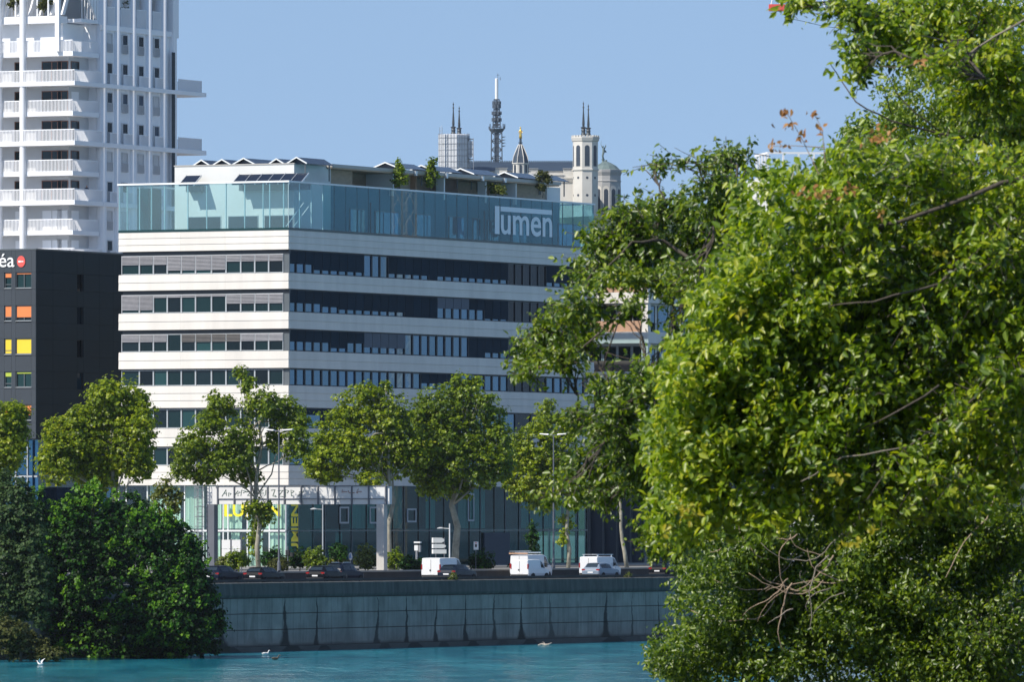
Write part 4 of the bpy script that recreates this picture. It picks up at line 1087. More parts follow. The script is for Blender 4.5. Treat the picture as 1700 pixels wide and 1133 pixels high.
# apse: faceted drum, tall arches, low conical roof with a statue
ap_ = MB(); cxa = bx(1006.5); ra = bx(1032) - cxa
def apse(mb, prof, n=12): mb.lathe(prof, (cxa, 12, 0), n, 0, math.pi / 12)
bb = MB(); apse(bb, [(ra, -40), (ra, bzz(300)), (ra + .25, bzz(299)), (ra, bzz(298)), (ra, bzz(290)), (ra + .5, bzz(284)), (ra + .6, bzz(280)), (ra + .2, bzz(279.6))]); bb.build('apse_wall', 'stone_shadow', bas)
bb = MB(); apse(bb, [(ra - .2, bzz(279.6)), (ra * .7, bzz(273)), (ra * .3, bzz(267.5)), (.5, bzz(265.5)), (.45, bzz(263))]); bb.build('apse_roof', 'verdigris', bas)
for k in range(12):
    a = k * math.pi / 6; ca, sa = math.cos(a), math.sin(a); apo = ra * math.cos(math.pi / 12)
    for w, zt2, off_, mm, nn in ((2.1, 307, .06, 'stone_pale', 'arch_surround'), (1.35, 312, .12, 'opening_dark', 'arch_opening')):
        m_ = MB(); arch(m_, 0, w, bzz(372), bzz(zt2), -apo - off_, -apo + .3)
        bb = MB(); bb.v = [(cxa + x * ca - y * sa, 12 + x * sa + y * ca, z) for x, y, z in m_.v]; bb.f = m_.f; bb.m = m_.m; bb.build(nn, mm, bas)
st = thing('roof_statue', 'green bronze winged figure standing on the apse roof', 'statue', (cxa - .9, DB + 12, ZB + bzz(265)), 0)
bb = MB(); bb.lathe([(.5, -.6), (.35, .2), (.55, .7), (.25, .8)], n=8); bb.build('base', 'verdigris', st)
bb = MB(); bb.path([(.1, 0, .7), (-.15, 0, 1.7), (.15, 0, 2.9), (.1, 0, 3.9), (.0, 0, 4.5)], [.28, .3, .42, .34, .12], 8); bb.path([(0, 0, 4.5), (0, 0, 5.0)], [.22, .16], 8); bb.path([(.1, 0, 4.1), (.5, 0, 3.6), (.15, -.3, 3.2)], [.15, .13, .08], 6)
bb.path([(-.1, 0, 4.2), (-.45, 0, 4.9), (-.75, 0, 5.6)], [.14, .11, .06], 6); bb.path([(-.75, 0, 5.6), (-.35, -.1, 6.6)], [.06, .03], 5); bb.build('figure', 'verdigris', st, smooth=True)
bb = MB()
for sg, tip in ((1, (.95, .3, 5.4)), (1, (1.05, .3, 3.3))):
    bb.loft([[(.15, .2, 4.0), (.15, .28, 4.0), (.2, .28, 3.0), (.2, .2, 3.0)], [tip, (tip[0], tip[1] + .06, tip[2]), (tip[0] + .1, tip[1] + .06, tip[2] - .6), (tip[0] + .1, tip[1], tip[2] - .6)]])
bb.build('wing', 'verdigris', st)
# lattice mast behind the church
DM = 2850.0; kk = DM / F
lm = thing('lattice_mast', 'dark steel lattice tower with a white antenna cylinder on top', 'tower', W(824.5, 352, DM), 0)
def mz(py): return zat(py, DM) - lm.location.z
def lattice(name, r0, r1, z0, z1, n):
    bb = MB()
    for sx, sy in ((-1, -1), (1, -1), (1, 1), (-1, 1)): bb.bar((sx * r0, sy * r0, z0), (sx * r1, sy * r1, z1), .22)
    for k in range(n):
        fa, fb = k / n, (k + 1) / n; ra_, rb = r0 + (r1 - r0) * fa, r0 + (r1 - r0) * fb; za, zb_ = z0 + (z1 - z0) * fa, z0 + (z1 - z0) * fb
        c = [(-1, -1), (1, -1), (1, 1), (-1, 1)]
        for q in range(4):
            a, d = c[q], c[(q + 1) % 4]
            bb.bar((a[0] * ra_, a[1] * ra_, za), (d[0] * rb, d[1] * rb, zb_), .13); bb.bar((d[0] * ra_, d[1] * ra_, za), (a[0] * rb, a[1] * rb, zb_), .13); bb.bar((a[0] * rb, a[1] * rb, zb_), (d[0] * rb, d[1] * rb, zb_), .13)
    bb.box(-r1 * .45, r1 * .45, -r1 * .45, r1 * .45, z0, z1)
    return bb.build(name, 'steel_lattice', lm)
lattice('lattice_section', 10.2 * kk, 8.6 * kk, mz(420), mz(220), 14)
lattice('lattice_section', 6.0 * kk, 5.5 * kk, mz(212), mz(186), 5)
lattice('lattice_section', 4.6 * kk, 4.2 * kk, mz(186), mz(165), 5)
bb = MB(); bb.lathe([(9 * kk, mz(220)), (13 * kk, mz(215)), (13 * kk, mz(213.6)), (6 * kk, mz(213.4))], n=12); bb.build('deck', 'steel_lattice', lm)
bb = MB()
for k in range(20):
    a = k * 2 * math.pi / 20; x, y = 13 * kk * math.cos(a), 13 * kk * math.sin(a); bb.bar((x, y, mz(214)), (x, y, mz(210)), .1)
for k in range(10):
    a = k * 2 * math.pi / 10; x, y = 13.5 * kk * math.cos(a), 13.5 * kk * math.sin(a); bb.bar((x, y, mz(214)), (x, y, mz(206 + 4 * (k % 3))), .2)
bb.build('deck_rail', 'steel_lattice', lm)
for zz in (188, 199, 171, 177):
    bb = MB()
    for k in range(8):
        a = k * math.pi / 4 + zz; rq = (7.2 if zz > 180 else 6.0) * kk; x, y = rq * math.cos(a), rq * math.sin(a); bb.bar((0, 0, mz(zz)), (x, y, mz(zz)), .1); bb.box(x - .3, x + .3, y - .3, y + .3, mz(zz + 2.5), mz(zz - 3))
    bb.build('antenna_cluster', 'steel_lattice', lm)
for k in range(4):
    bb = MB(); x = 12 * kk; bb.bar((9 * kk, 0, mz(228 + k * 5)), (x, 0, mz(228 + k * 5)), .12); bb.lathe([(.1, 0), (.6, .1), (.6, .25)], (x, -.3, mz(228 + k * 5)), 8); bb.build('dish_antenna', 'galvanised', lm)
bb = MB(); bb.lathe([(2.7 * kk, mz(165)), (2.7 * kk, mz(130.5)), (2.2 * kk, mz(130))], n=14); bb.build('antenna_cylinder', 'white_paint', lm, smooth=False)
bb = MB(); bb.bar((.4, 0, mz(130)), (.4, 0, mz(122)), .09); bb.bar((.0, 0, mz(124.5)), (1.0, 0, mz(124.5)), .07); bb.bar((1.2, 0, mz(133)), (1.2, 0, mz(128)), .12); bb.build('tip_mast', 'steel_lattice', lm)

# ================================================================== street furniture on the upper quay
def on(px, t, z=GZ): s = s_at(px, t); return Q(s, t, z)
# sign gantry seen from behind
g0 = on(634, 14.2)
gan = thing('sign_gantry', 'pale road sign gantry seen from behind with graffiti on its panels', 'sign gantry', g0, ROT)
def gz(py): return zat(py, g0.y) - GZ
def gyat(px): return hit(px, g0, V)
yl_ = gyat(352)
MB().box(-.32, .32, -.36, .36, 0, gz(838)).build('leg', 'gantry_concrete', gan)
MB().box(-.35, .35, yl_ - .4, yl_ + .35, 0, zat(838, (g0 + V * yl_).y) - GZ).build('leg', 'post_grey', gan)
zt_, zb_ = gz(808), gz(838)
MB().box(.05, .55, -.7, yl_ + .5, zb_, zt_).build('beam', 'panel_white', gan)
npn = 10; yA, yB = gyat(641), gyat(362)
for k in range(npn):
    a, c = yA + (yB - yA) * k / npn, yA + (yB - yA) * (k + 1) / npn
    MB().box(-.06, .045, a + .06, c - .06, zb_ + .52, zt_ - .06).build('panel', 'panel_white', gan)
    MB().box(-.02, .045, a + .06, c - .06, zb_ + .02, zb_ + .46).build('panel', 'panel_white', gan)
for k in range(npn + 1):
    a = yA + (yB - yA) * k / npn; MB().box(-.16, .045, a - .05, a + .05, zb_ - .02, zt_ + .02).build('stiffener', 'post_grey', gan)
MB().box(-.14, -.062, yA, yB, zb_ + .47, zb_ + .51).build('rail', 'post_grey', gan)
MB().box(-.14, -.02, yA - .3, yB + .3, zt_ + .02, zt_ + .08).build('rail', 'post_grey', gan)
rg = random.Random(11)
def scrawl(p0, p1, y0_, y1_, mm, n):
    bb = MB()
    for q in range(n):
        px_ = p0 + (p1 - p0) * (q + .3) / n; w = (p1 - p0) / n * .75
        pts = []
        kind = rg.randrange(4)
        shape = [[(0, 1), (0, 0), (1, .1)], [(0, 0), (.2, 1), (.9, .8), (.3, .5)], [(0, .9), (1, 1), (.1, .1), (1, 0)], [(0, 0), (.4, 1), (1, .1), (.7, .5), (.2, .45)]][kind]
        hh = rg.uniform(.45, 1.0); sk = rg.uniform(-.5, .5); vo = rg.uniform(0, 1 - hh)
        for u, v in shape: pts.append((-.075, gyat(px_ + (u + sk * v + rg.uniform(-.15, .15)) * w), gz(y1_ + (y0_ - y1_) * (vo + v * hh))))
        bb.path(pts, .036, 4)
        if rg.random() < .6: u = rg.random(); bb.path([(-.075, gyat(px_ + u * w), gz(y1_ + (y0_ - y1_) * .2)), (-.075, gyat(px_ + (u + .3) * w), gz(y1_ + (y0_ - y1_) * rg.uniform(.1, .6)))], .03, 4)
    bb.build('graffiti', mm, gan)
scrawl(366, 502, 813, 825, 'graffiti_green', 13); scrawl(566, 600, 812, 820, 'graffiti_red', 3)
# caged ladder on the left leg
bb = MB(); yy = yl_ + .9; ztl = zat(800, (g0 + V * yl_).y) - GZ
for dy in (-.28, .28): bb.bar((-.55, yy + dy, 0), (-.55, yy + dy, ztl + .9), .045)
for k in range(int(ztl / .3)): bb.bar((-.55, yy - .28, .3 + k * .3), (-.55, yy + .28, .3 + k * .3), .025)
bb.build('ladder', 'galvanised', gan)
bb = MB()
for k in range(8):
    z0 = 2.2 + k * .85; pts = [(-.55 - .72 * math.sin(q * math.pi / 6), yy - .4 * math.cos(q * math.pi / 6), z0) for q in range(7)]; bb.path(pts, .035, 4)
for q in range(1, 6): bb.bar((-.55 - .72 * math.sin(q * math.pi / 6), yy - .4 * math.cos(q * math.pi / 6), 2.2), (-.55 - .72 * math.sin(q * math.pi / 6), yy - .4 * math.cos(q * math.pi / 6), 8.2), .025)
bb.build('ladder_cage', 'galvanised', gan)

def lamp(px, ytop, t, label, hw=1.1):
    o = on(px, t); L = thing('street_lamp', label, 'street lamp', o, ROT, 'tall twin-headed street lamps'); z1 = zat(ytop, o.y) - GZ
    MB().lathe([(.16, 0), (.13, .9), (.085, 1.0), (.055, z1)], n=10).build('pole', 'post_grey', L)
    MB().box(-.05, .05, -hw, hw, z1 - .03, z1 + .04).build('arm', 'post_grey', L)
    for sg in (-1, 1):
        MB().loft([[(-.18, sg * .45, z1 + .03), (.18, sg * .45, z1 + .03), (.14, sg * .45, z1 + .12), (-.14, sg * .45, z1 + .12)], [(-.16, sg * 1.35, z1 + .10), (.16, sg * 1.35, z1 + .10), (.1, sg * 1.35, z1 + .17), (-.1, sg * 1.35, z1 + .17)]]).build('lamp_head', 'lamp_white', L)
lamp(463, 716, 14.6, 'tall twin-headed street lamp standing in front of the gantry')
lamp(919, 723, 14.6, 'tall twin-headed street lamp beside the white van with roof ladders')
def small_lamp(px, ytop, t, label, mm, hd=-1):
    o = on(px, t); L = thing('street_lamp', label, 'street lamp', o, ROT); z1 = zat(ytop, o.y) - GZ
    MB().lathe([(.10, 0), (.075, .6), (.06, z1)], n=8).build('pole', mm, L)
    za = z1 - .45
    MB().bar((0, 0, za), (-.1, hd * -.55, za + .03), .035).build('arm', mm, L)
    MB().lathe([(.08, .08), (.34, .0), (.30, -.06), (.05, -.07)], (-.1, -hd * .85, za + .05), 10).build('lamp_head', 'lamp_white', L)
small_lamp(746.5, 870, 16.5, 'short pale lamp post with one arm beside the thick plane trunk', 'lamp_white')
small_lamp(536, 838, 24, 'green-grey lamp post with a side arm in front of the yellow vertical lettering', 'frame_light')
# notice boards
o = on(384, 19); nb_ = thing('notice_board', 'pair of white notice boards on posts under the gantry', 'notice board', o, ROT)
def hz(o, py): return zat(py, o.y) - GZ
for p0, p1 in ((368.5, 382.5), (385.5, 399.5)):
    y0, y1 = sorted((hit(p0, o, V), hit(p1, o, V)))
    MB().box(-.04, .0, y0, y1, hz(o, 925), hz(o, 912.3)).build('panel', 'panel_white', nb_)
    MB().box(-.04, .0, y0, y1, hz(o, 911.7), hz(o, 897)).build('panel', 'panel_white', nb_)
y0 = hit(384, o, V); MB().box(.01, .09, y0 - .07, y0 + .07, 0, hz(o, 896)).build('post', 'post_grey', nb_)
for p in (371, 397): y0 = hit(p, o, V); MB().box(.01, .06, y0 - .03, y0 + .03, 0, hz(o, 900)).build('post', 'galvanised', nb_)
o = on(401, 17); ts = thing('traffic_signal', 'small black pedestrian signal box right of the notice boards', 'signal', o, ROT)
MB().lathe([(.05, 0), (.05, 3.2)], n=8).build('pole', 'post_grey', ts)
MB().box(-.16, .14, -.2, .2, hz(o, 928), hz(o, 917)).build('signal_box', 'plastic_black', ts)
o = on(478, 18); ts = thing('traffic_signal', 'small black signal head left of the vertical yellow lettering', 'signal', o, ROT)
MB().lathe([(.05, 0), (.05, 2.2)], n=8).build('pole', 'post_grey', ts); MB().box(-.14, .12, -.16, .16, hz(o, 922), hz(o, 914)).build('signal_box', 'plastic_black', ts); MB().box(-.14, .12, -.52, -.25, hz(o, 925), hz(o, 918)).build('signal_box', 'plastic_black', ts)
# blue and white round-topped sign
o = on(582, 15.5); sg_ = thing('road_sign', 'small white and blue oval sign above the dark cars', 'sign', o, ROT)
MB().lathe([(.035, 0), (.035, hz(o, 925))], n=8).build('pole', 'galvanised', sg_)
zc_ = hz(o, 924.5)
bb = MB(); bb.loft([[(x, .17 * math.cos(q * math.pi / 10), zc_ + .34 * math.sin(q * math.pi / 10)) for q in range(20)] for x in (-.04, .0)]); bb.build('sign_plate', 'white_print', sg_)
bb = MB(); bb.path([(-.055, .09, zc_ - .16), (-.055, 0, zc_ + .2), (-.055, -.09, zc_ - .16)], .045, 4); bb.bar((-.055, -.06, zc_ - .08), (-.055, .06, zc_ - .08), .035); bb.build('arrow_print', 'blue_print', sg_)
# stacked direction signs seen from the back; their shade is put into the grey
o = on(729, 15.2); ds = thing('direction_sign', 'three stacked direction signs shaded grey above the white van', 'sign', o, ROT)
for p in (723, 737): y0 = hit(p, o, V); MB().lathe([(.05, 0), (.05, hz(o, 893))], (.08, y0, 0), 8).build('post', 'post_grey', ds)
for ya, yb, pr, pt in ((893.5, 902, 733, 3), (904, 911, 735.5, 3), (913, 920, 741, 0)):
    y0, y1 = hit(717, o, V), hit(pr, o, V); za, zc2 = hz(o, yb), hz(o, ya)
    pts = [(y0, za), (y1, za)] + ([(y1 - .22, za + (zc2 - za) * .25), (y1 - .30, (za + zc2) / 2), (y1 - .22, za + (zc2 - za) * .75)] if pt else []) + [(y1, zc2), (y0, zc2)]
    bb = MB(); bb.loft([[(x, y, z) for y, z in pts] for x in (.0, .05)]); bb.build('sign_panel', 'frame_light', ds)
    y2 = hit(719.5, o, V); MB().box(-.02, -.004, y2, y0 - .0, za, zc2).build('edge_strip', 'white_print', ds)
o = on(790, 17); sp_ = thing('road_sign', 'small white rectangular sign right of the plane trunk', 'sign', o, ROT)
MB().lathe([(.035, 0), (.035, hz(o, 900))], n=8).build('pole', 'post_grey', sp_); MB().box(-.045, -.005, -.26, .20, hz(o, 913.5), hz(o, 900)).build('sign_plate', 'white_print', sp_)
MB().box(-.06, -.046, -.13, .06, hz(o, 909), hz(o, 904.5)).build('print', 'dark_metal', sp_); MB().box(-.06, -.046, -.1, .03, hz(o, 903), hz(o, 901.5)).build('print', 'red_print', sp_)
o = on(692, 24); st2 = thing('camera_mast', 'pale slim mast with a hooded camera near the glass lobby', 'mast', o, ROT)
MB().lathe([(.13, 0), (.11, hz(o, 910))], n=8).build('pole', 'galvanised', st2); MB().box(-.15, .15, -.18, .18, hz(o, 915), hz(o, 906)).build('camera_hood', 'lamp_white', st2); MB().box(-.2, .1, -.45, .2, hz(o, 902.5), hz(o, 900)).build('arm', 'lamp_white', st2); MB().box(-.1, .1, -.40, -.22, hz(o, 917), hz(o, 906)).build('camera_hood', 'galvanised', st2)

# ================================================================== vehicles on the quay road
def vehicle(name, label, cat, px_left, t, st, W_, paint, glass_rows, H=None, extras=None, yoff=0):
    # st: stations along the length (x, z_bottom, z_belt, z_top, half width, half roof width)
    Lh = -st[0][0]
    rear = on(px_left, t + W_, RZ)                       # rear corner on the inland side
    o = rear - V * W_ + U * Lh
    car = thing(name, label, cat, (o.x, o.y, RZ), ROT, 'vehicles on the quay road')
    rings = []
    for x, zb_, zl, zt, w, wt in st:
        rings.append([(x, -w * .94, zb_), (x, -w, zb_ + (zl - zb_) * .45), (x, -w * .985, zl), (x, -wt, zt - .04), (x, -wt * .82, zt), (x, wt * .82, zt), (x, wt, zt - .04), (x, w * .985, zl), (x, w, zb_ + (zl - zb_) * .45), (x, w * .94, zb_)])
    MB().loft(rings).build('body', paint, car)
    def lerp(a, b_, f): return tuple(a[k] + (b_[k] - a[k]) * f for k in range(3))
    for kind, i, j, f0, f1, g0_, g1_ in glass_rows:
        A, B = rings[i], rings[j]
        if kind == 'side':
            for sg, (lo, hi) in ((-1, (2, 3)), (1, (7, 6))):
                q = [lerp(lerp(A[lo], B[lo], f0), lerp(A[hi], B[hi], f0), g0_), lerp(lerp(A[lo], B[lo], f1), lerp(A[hi], B[hi], f1), g0_), lerp(lerp(A[lo], B[lo], f1), lerp(A[hi], B[hi], f1), g1_), lerp(lerp(A[lo], B[lo], f0), lerp(A[hi], B[hi], f0), g1_)]
                bb = MB(); bb.loft([[(x, y + sg * .004, z) for x, y, z in q], [(x, y + sg * .016, z + .003) for x, y, z in q]]); bb.build('window', 'car_glass', car)
        else:
            nm_ = 'rear_window' if kind == 'rear' else 'windscreen'
            sx = -1 if kind == 'rear' else 1
            a0, a1 = lerp(A[4], B[4], f0), lerp(A[4], B[4], f1); c0, c1 = lerp(A[5], B[5], f0), lerp(A[5], B[5], f1)
            q = [a0, c0, c1, a1]
            bb = MB(); bb.loft([[(x + sx * .004, y, z + .006) for x, y, z in q], [(x + sx * .016, y, z + .018) for x, y, z in q]]); bb.build(nm_, 'car_glass', car)
    x0 = st[0][0]; hw = st[1][4]
    for sx in (-1, 1):
        for sy in (-1, 1):
            cx_ = sx * Lh * .62; r = .32
            ty_ = MB(); ty_.loft([[(cx_ + r * math.cos(q * math.pi / 8), sy * (hw - .02) + d, r + r * math.sin(q * math.pi / 8)) for q in range(16)] for d in (-.1, .04)])
            tyre = ty_.build('wheel', 'tyre_rubber', car)
            ri = MB(); ri.loft([[(cx_ + r * .62 * math.cos(q * math.pi / 5), sy * (hw - .02) + (d if sy > 0 else -d), r + r * .62 * math.sin(q * math.pi / 5)) for q in range(10)] for d in (.03, .055)]); ri.build('rim', 'alloy', tyre)
    return car, rings
HATCH = [(-2.14, .42, .72, .76, .74, .66), (-2.08, .28, .92, .97, .85, .72), (-1.98, .26, .96, 1.06, .87, .70), (-1.62, .25, .97, 1.40, .89, .62), (-1.3, .25, .97, 1.46, .89, .61), (-.3, .25, .95, 1.48, .90, .62), (.35, .25, .94, 1.40, .90, .62), (1.05, .26, .93, .99, .89, .72), (1.85, .28, .82, .86, .86, .70), (2.14, .35, .60, .64, .74, .62)]
HGL = [('rear', 2, 3, .08, .92, 0, 1), ('side', 3, 5, .04, .97, .12, .88), ('side', 5, 6, .04, .97, .12, .86), ('screen', 6, 7, .08, .92, 0, 1)]
def hatch(label, px, t, paint, sc=1.0, estate=False):
    st = [(x, a, b_, c * sc if c > 1 else c, w, wt) for x, a, b_, c, w, wt in HATCH]
    car, rg_ = vehicle('parked_car', label, 'car', px, t, st, .89, paint, HGL)
    for sg in (-1, 1):
        MB().box(-2.12, -1.98, sg * .86, sg * .54, .80, .93).build('taillight', 'tail_red', car)
        MB().loft([[(.62, sg * .88, 1.0), (.78, sg * .88, 1.0), (.78, sg * .88, 1.1), (.62, sg * .88, 1.1)], [(.66, sg * 1.04, 1.0), (.76, sg * 1.04, 1.0), (.76, sg * 1.04, 1.12), (.66, sg * 1.04, 1.12)]]).build('mirror', paint, car)
    MB().box(-2.165, -2.13, -.26, .26, .58, .69).build('number_plate', 'white_print', car)
    MB().box(-2.16, -2.02, -.80, .80, .33, .48).build('bumper', 'plastic_black', car)
    MB().box(-1.72, -1.45, -.55, .55, 1.42 * sc, 1.45 * sc).build('roof_spoiler', paint, car)
    return car
hatch('dark blue hatchback partly hidden behind the riverside bush', 332, 7.6, 'car_navy', 1.02)
hatch('low black car in the near lane left of the lamp post', 403, 3.2, 'car_black', .95)
hatch('dark hatchback with two bright red tail lamps in the near lane', 507, 3.4, 'car_black', 1.0)
suv = hatch('tall dark blue car with silver roof rails beside the black hatchback', 536, 7.6, 'car_navy', 1.12)
for sg in (-1, 1): MB().box(-1.2, .1, sg * .56, sg * .52, 1.66, 1.70).build('roof_rail', 'silver', suv)
hatch('small dark blue car in front of the largest white van', 725, 3.3, 'car_blue', .98)
hatch('pale grey hatchback in front of the rightmost white van', 965, 3.3, 'car_grey', 1.0)
hatch('dim dark car nearly hidden by foreground leaves at the right end of the road', 1076, 7.4, 'car_black', 1.0)
VAN = [(-2.42, .38, 1.05, 1.90, .90, .84), (-2.36, .30, 1.08, 1.97, .95, .87), (-1.2, .28, 1.08, 2.0, .96, .87), (.7, .28, 1.08, 1.99, .96, .87), (1.25, .28, 1.07, 1.86, .95, .82), (2.0, .30, 1.06, 1.12, .93, .80), (2.35, .34, .92, .96, .88, .74), (2.44, .40, .70, .74, .80, .70)]
KAN = [(-2.12, .38, .98, 1.72, .84, .76), (-2.06, .28, 1.0, 1.79, .90, .80), (-.8, .27, 1.0, 1.83, .91, .80), (.3, .27, 1.0, 1.80, .91, .79), (.75, .27, .99, 1.66, .90, .76), (1.35, .28, .98, 1.04, .88, .74), (1.98, .32, .84, .88, .82, .70), (2.12, .40, .64, .68, .74, .62)]
VGL = [('side', 3, 4, .05, .95, .15, .88), ('side', 4, 5, .04, .55, .12, .80), ('screen', 4, 5, .06, .94, 0, 1)]
def van(label, px, t, st, W_, windows=False, paint='car_white'):
    car, rg_ = vehicle('parked_van', label, 'van', px, t, st, W_, paint, VGL)
    x0 = st[0][0]; zt = st[1][3]; hw = st[0][4]
    MB().box(x0 - .012, x0 - .003, -.012, .012, .55, zt - .12).build('door_seam', 'plastic_black', car)
    for sg in (-1, 1):
        MB().box(x0 - .03, x0 + .10, sg * (hw + .03), sg * (hw - .07), 1.0, 1.42).build('taillight', 'tail_red', car)
        MB().box(x0 + 3.1, x0 + 3.25, sg * W_, sg * (W_ + .2), 1.15, 1.42).build('mirror', 'plastic_black', car)
        if windows: MB().loft([[(x0 - .016 + q, sg * .10, 1.18), (x0 - .016 + q, sg * .68, 1.18), (x0 - .016 + q, sg * .62, 1.62), (x0 - .016 + q, sg * .10, 1.62)][::sg] for q in (0, .012)]).build('rear_window', 'car_glass', car)
    MB().box(x0 - .06, x0 + .05, -W_ * .9, W_ * .9, .35, .52).build('bumper', 'plastic_black', car)
    MB().box(x0 - .02, x0 - .004, -.02, .13, .85, .98).build('handle', 'plastic_black', car)
    MB().box(x0 - .02, x0 - .004, -.30, .24, .58, .68).build('number_plate', 'white_print', car)
    return car
van('largest white delivery van with plain twin rear doors', 699, 7.6, VAN, .95)
van('small white delivery van with a side window in the near lane', 847, 4.2, KAN, .90)
lad = van('white van loaded with roof ladders half behind the small white van', 846, 10.6, [(x, a, b_ * 1.1, c_ * 1.1, w, wt) for x, a, b_, c_, w, wt in VAN], .95, True)
bb = MB()
for y in (-.45, .0, .45): bb.box(-2.3, 1.0, y - .03, y + .03, 2.36, 2.42)
for x in (-2.0, -1.2, -.4, .4): bb.box(x - .03, x + .03, -.7, .7, 2.30, 2.358)
bb.build('roof_rack', 'silver', lad)
bb = MB()
for y in (.5, .8): bb.bar((-2.7, y, 2.47), (.9, y, 2.50), .035)
for k in range(11): bb.bar((-2.6 + k * .32, .5, 2.47), (-2.6 + k * .32, .8, 2.47), .02)
bb.build('ladder', 'silver', lad)
MB().box(-2.55, -2.4, -.9, .95, 2.22, 2.35).build('ladder_roller', 'wood_tan', lad)
rv = van('white van with a flat roof rack at the right end', 961, 7.6, VAN, .95)
bb = MB()
for y in (-.7, .7): bb.box(-2.2, 1.1, y - .03, y + .03, 2.14, 2.19)
for x in np.arange(-2.1, 1.1, .4): bb.box(x - .03, x + .03, -.67, .67, 2.145, 2.185)
for x in (-1.9, .8):
    for y in (-.7, .7): bb.box(x - .04, x + .04, y - .04, y + .04, 1.95, 2.14)
bb.build('roof_rack', 'silver', rv)

# ------------------------------------------------------------------ birds and driftwood on the river
def water_at(px, py): return W(px, py, ZC * F / (py - HY))
def bird(px, py, mm, label, sc, swim, rot):
    o = water_at(px, py); t = thing('water_bird', label, 'bird', (o.x, o.y, 0.0), rot); t.scale = (sc, sc, sc)
    bb = MB(); bb.path([(-.30, 0, .10), (-.18, 0, .13), (0, 0, .13), (.16, 0, .14), (.24, 0, .24), (.27, 0, .36), (.33, 0, .40), (.37, 0, .39)], [.02, .09, .13, .10, .055, .045, .055, .02], 8); bb.build('body', mm, t, smooth=True)
    bb = MB(); bb.path([(.36, 0, .39), (.45, 0, .37)], [.022, .006], 5); bb.build('beak', 'orange_blind', t)
    for sg in (-1, 1):
        bb = MB()
        if swim: bb.path([(.10, sg * .10, .17), (-.12, sg * .12, .19), (-.34, sg * .05, .17)], [.03, .06, .01], 6)
        else: bb.loft([[(.10, sg * .08, .2), (-.10, sg * .08, .2), (-.10, sg * .08, .17), (.10, sg * .08, .17)], [(.0, sg * .38, .48), (-.14, sg * .38, .48), (-.14, sg * .38, .46), (.0, sg * .38, .46)], [(-.18, sg * .62, .62), (-.22, sg * .62, .62), (-.22, sg * .62, .61), (-.18, sg * .62, .61)]])
        bb.build('wing', mm, t)
bird(67, 1105.5, 'feather_white', 'white gull with raised wings at the foot of the left bushes', .8, False, 2.8)
bird(441, 1089, 'feather_white', 'white gull floating near the foot of the quay wall', .95, True, .4)
bird(457, 1097, 'feather_brown', 'brown duck swimming below the white gull', .95, True, .2)
o = water_at(905, 1072.5); dr = thing('driftwood', 'pale driftwood branch lying in the water by the quay', 'driftwood', (o.x, o.y, 0), 0)
bb = MB(); bb.path([(-.6, 0, .02), (-.3, .1, .12), (.0, 0, .06), (.3, -.1, .10), (.55, 0, .22)], [.05, .07, .08, .06, .03], 6); bb.build('log', 'driftwood', dr)
bb = MB(); bb.path([(.0, 0, .06), (-.1, .2, .25), (-.25, .2, .30)], [.04, .03, .015], 5); bb.build('twig', 'driftwood', dr)

# ================================================================== trees
def unit(v): return v / np.maximum(np.linalg.norm(v, axis=-1, keepdims=True), 1e-6)
def ell(px, py, rx, ry, d, dd=0.0, rd=None, k=1.0):
    c = W(px, py, d + dd); s = (d + dd) / F
    return (np.array(c), np.array((rx * s, (rd if rd else (rx + ry) / 2 * s), ry * s)), k)
def crown_points(blobs, n, rng, clump_r, per, shell=.55):
    # leaves gathered in clumps that sit mostly near the outside of each mass
    vol = np.array([(b_[1][0] * b_[1][2]) * b_[2] for b_ in blobs]); vol = vol / vol.sum()
    C, Nn, cl = [], [], []
    for (c, r, _), f in zip(blobs, vol):
        m = max(3, int(n * f / per)); u = unit(rng.normal(size=(m, 3))); rad = (shell + (1.12 - shell) * rng.random(m) ** .8)
        rad[rng.random(m) < .25] *= .6
        cc = c + u * rad[:, None] * r
        cr = clump_r * (.6 + .8 * rng.random(m))
        w = unit(rng.normal(size=(m, per, 3))); w[:, :, 2] = np.where(w[:, :, 2] < -.3, -w[:, :, 2] * .6, w[:, :, 2])
        rr = cr[:, None] * (.25 + .95 * rng.random((m, per)) ** 1.3)
        an = .45 + 1.0 * rng.random((m, 1, 3)); an[:, :, 2] *= .75
        C.append((cc[:, None, :] + w * rr[:, :, None] * an + rng.normal(size=(m, per, 3)) * .07).reshape(-1, 3))
        out = unit(u[:, None, :] * .6 + w * 1.0 + np.array((0, 0, .45)) + rng.normal(size=(m, per, 3)) * .45)
        Nn.append(out.reshape(-1, 3)); cl.append(cc)
    return np.concatenate(C), np.concatenate(Nn), cl
def wood(mb, a, b_, r0, r1, rnd, n=5, wob=.08, sides=6):
    a = Vector(a); b_ = Vector(b_); L = (b_ - a).length; pts = []
    for k in range(n + 1):
        f = k / n; p = a.lerp(b_, f)
        if 0 < k < n: p += Vector((rnd.uniform(-1, 1), rnd.uniform(-1, 1), rnd.uniform(-.6, 1))) * L * wob
        pts.append(p)
    mb.path(pts, [r0 + (r1 - r0) * k / n for k in range(n + 1)], sides); return pts
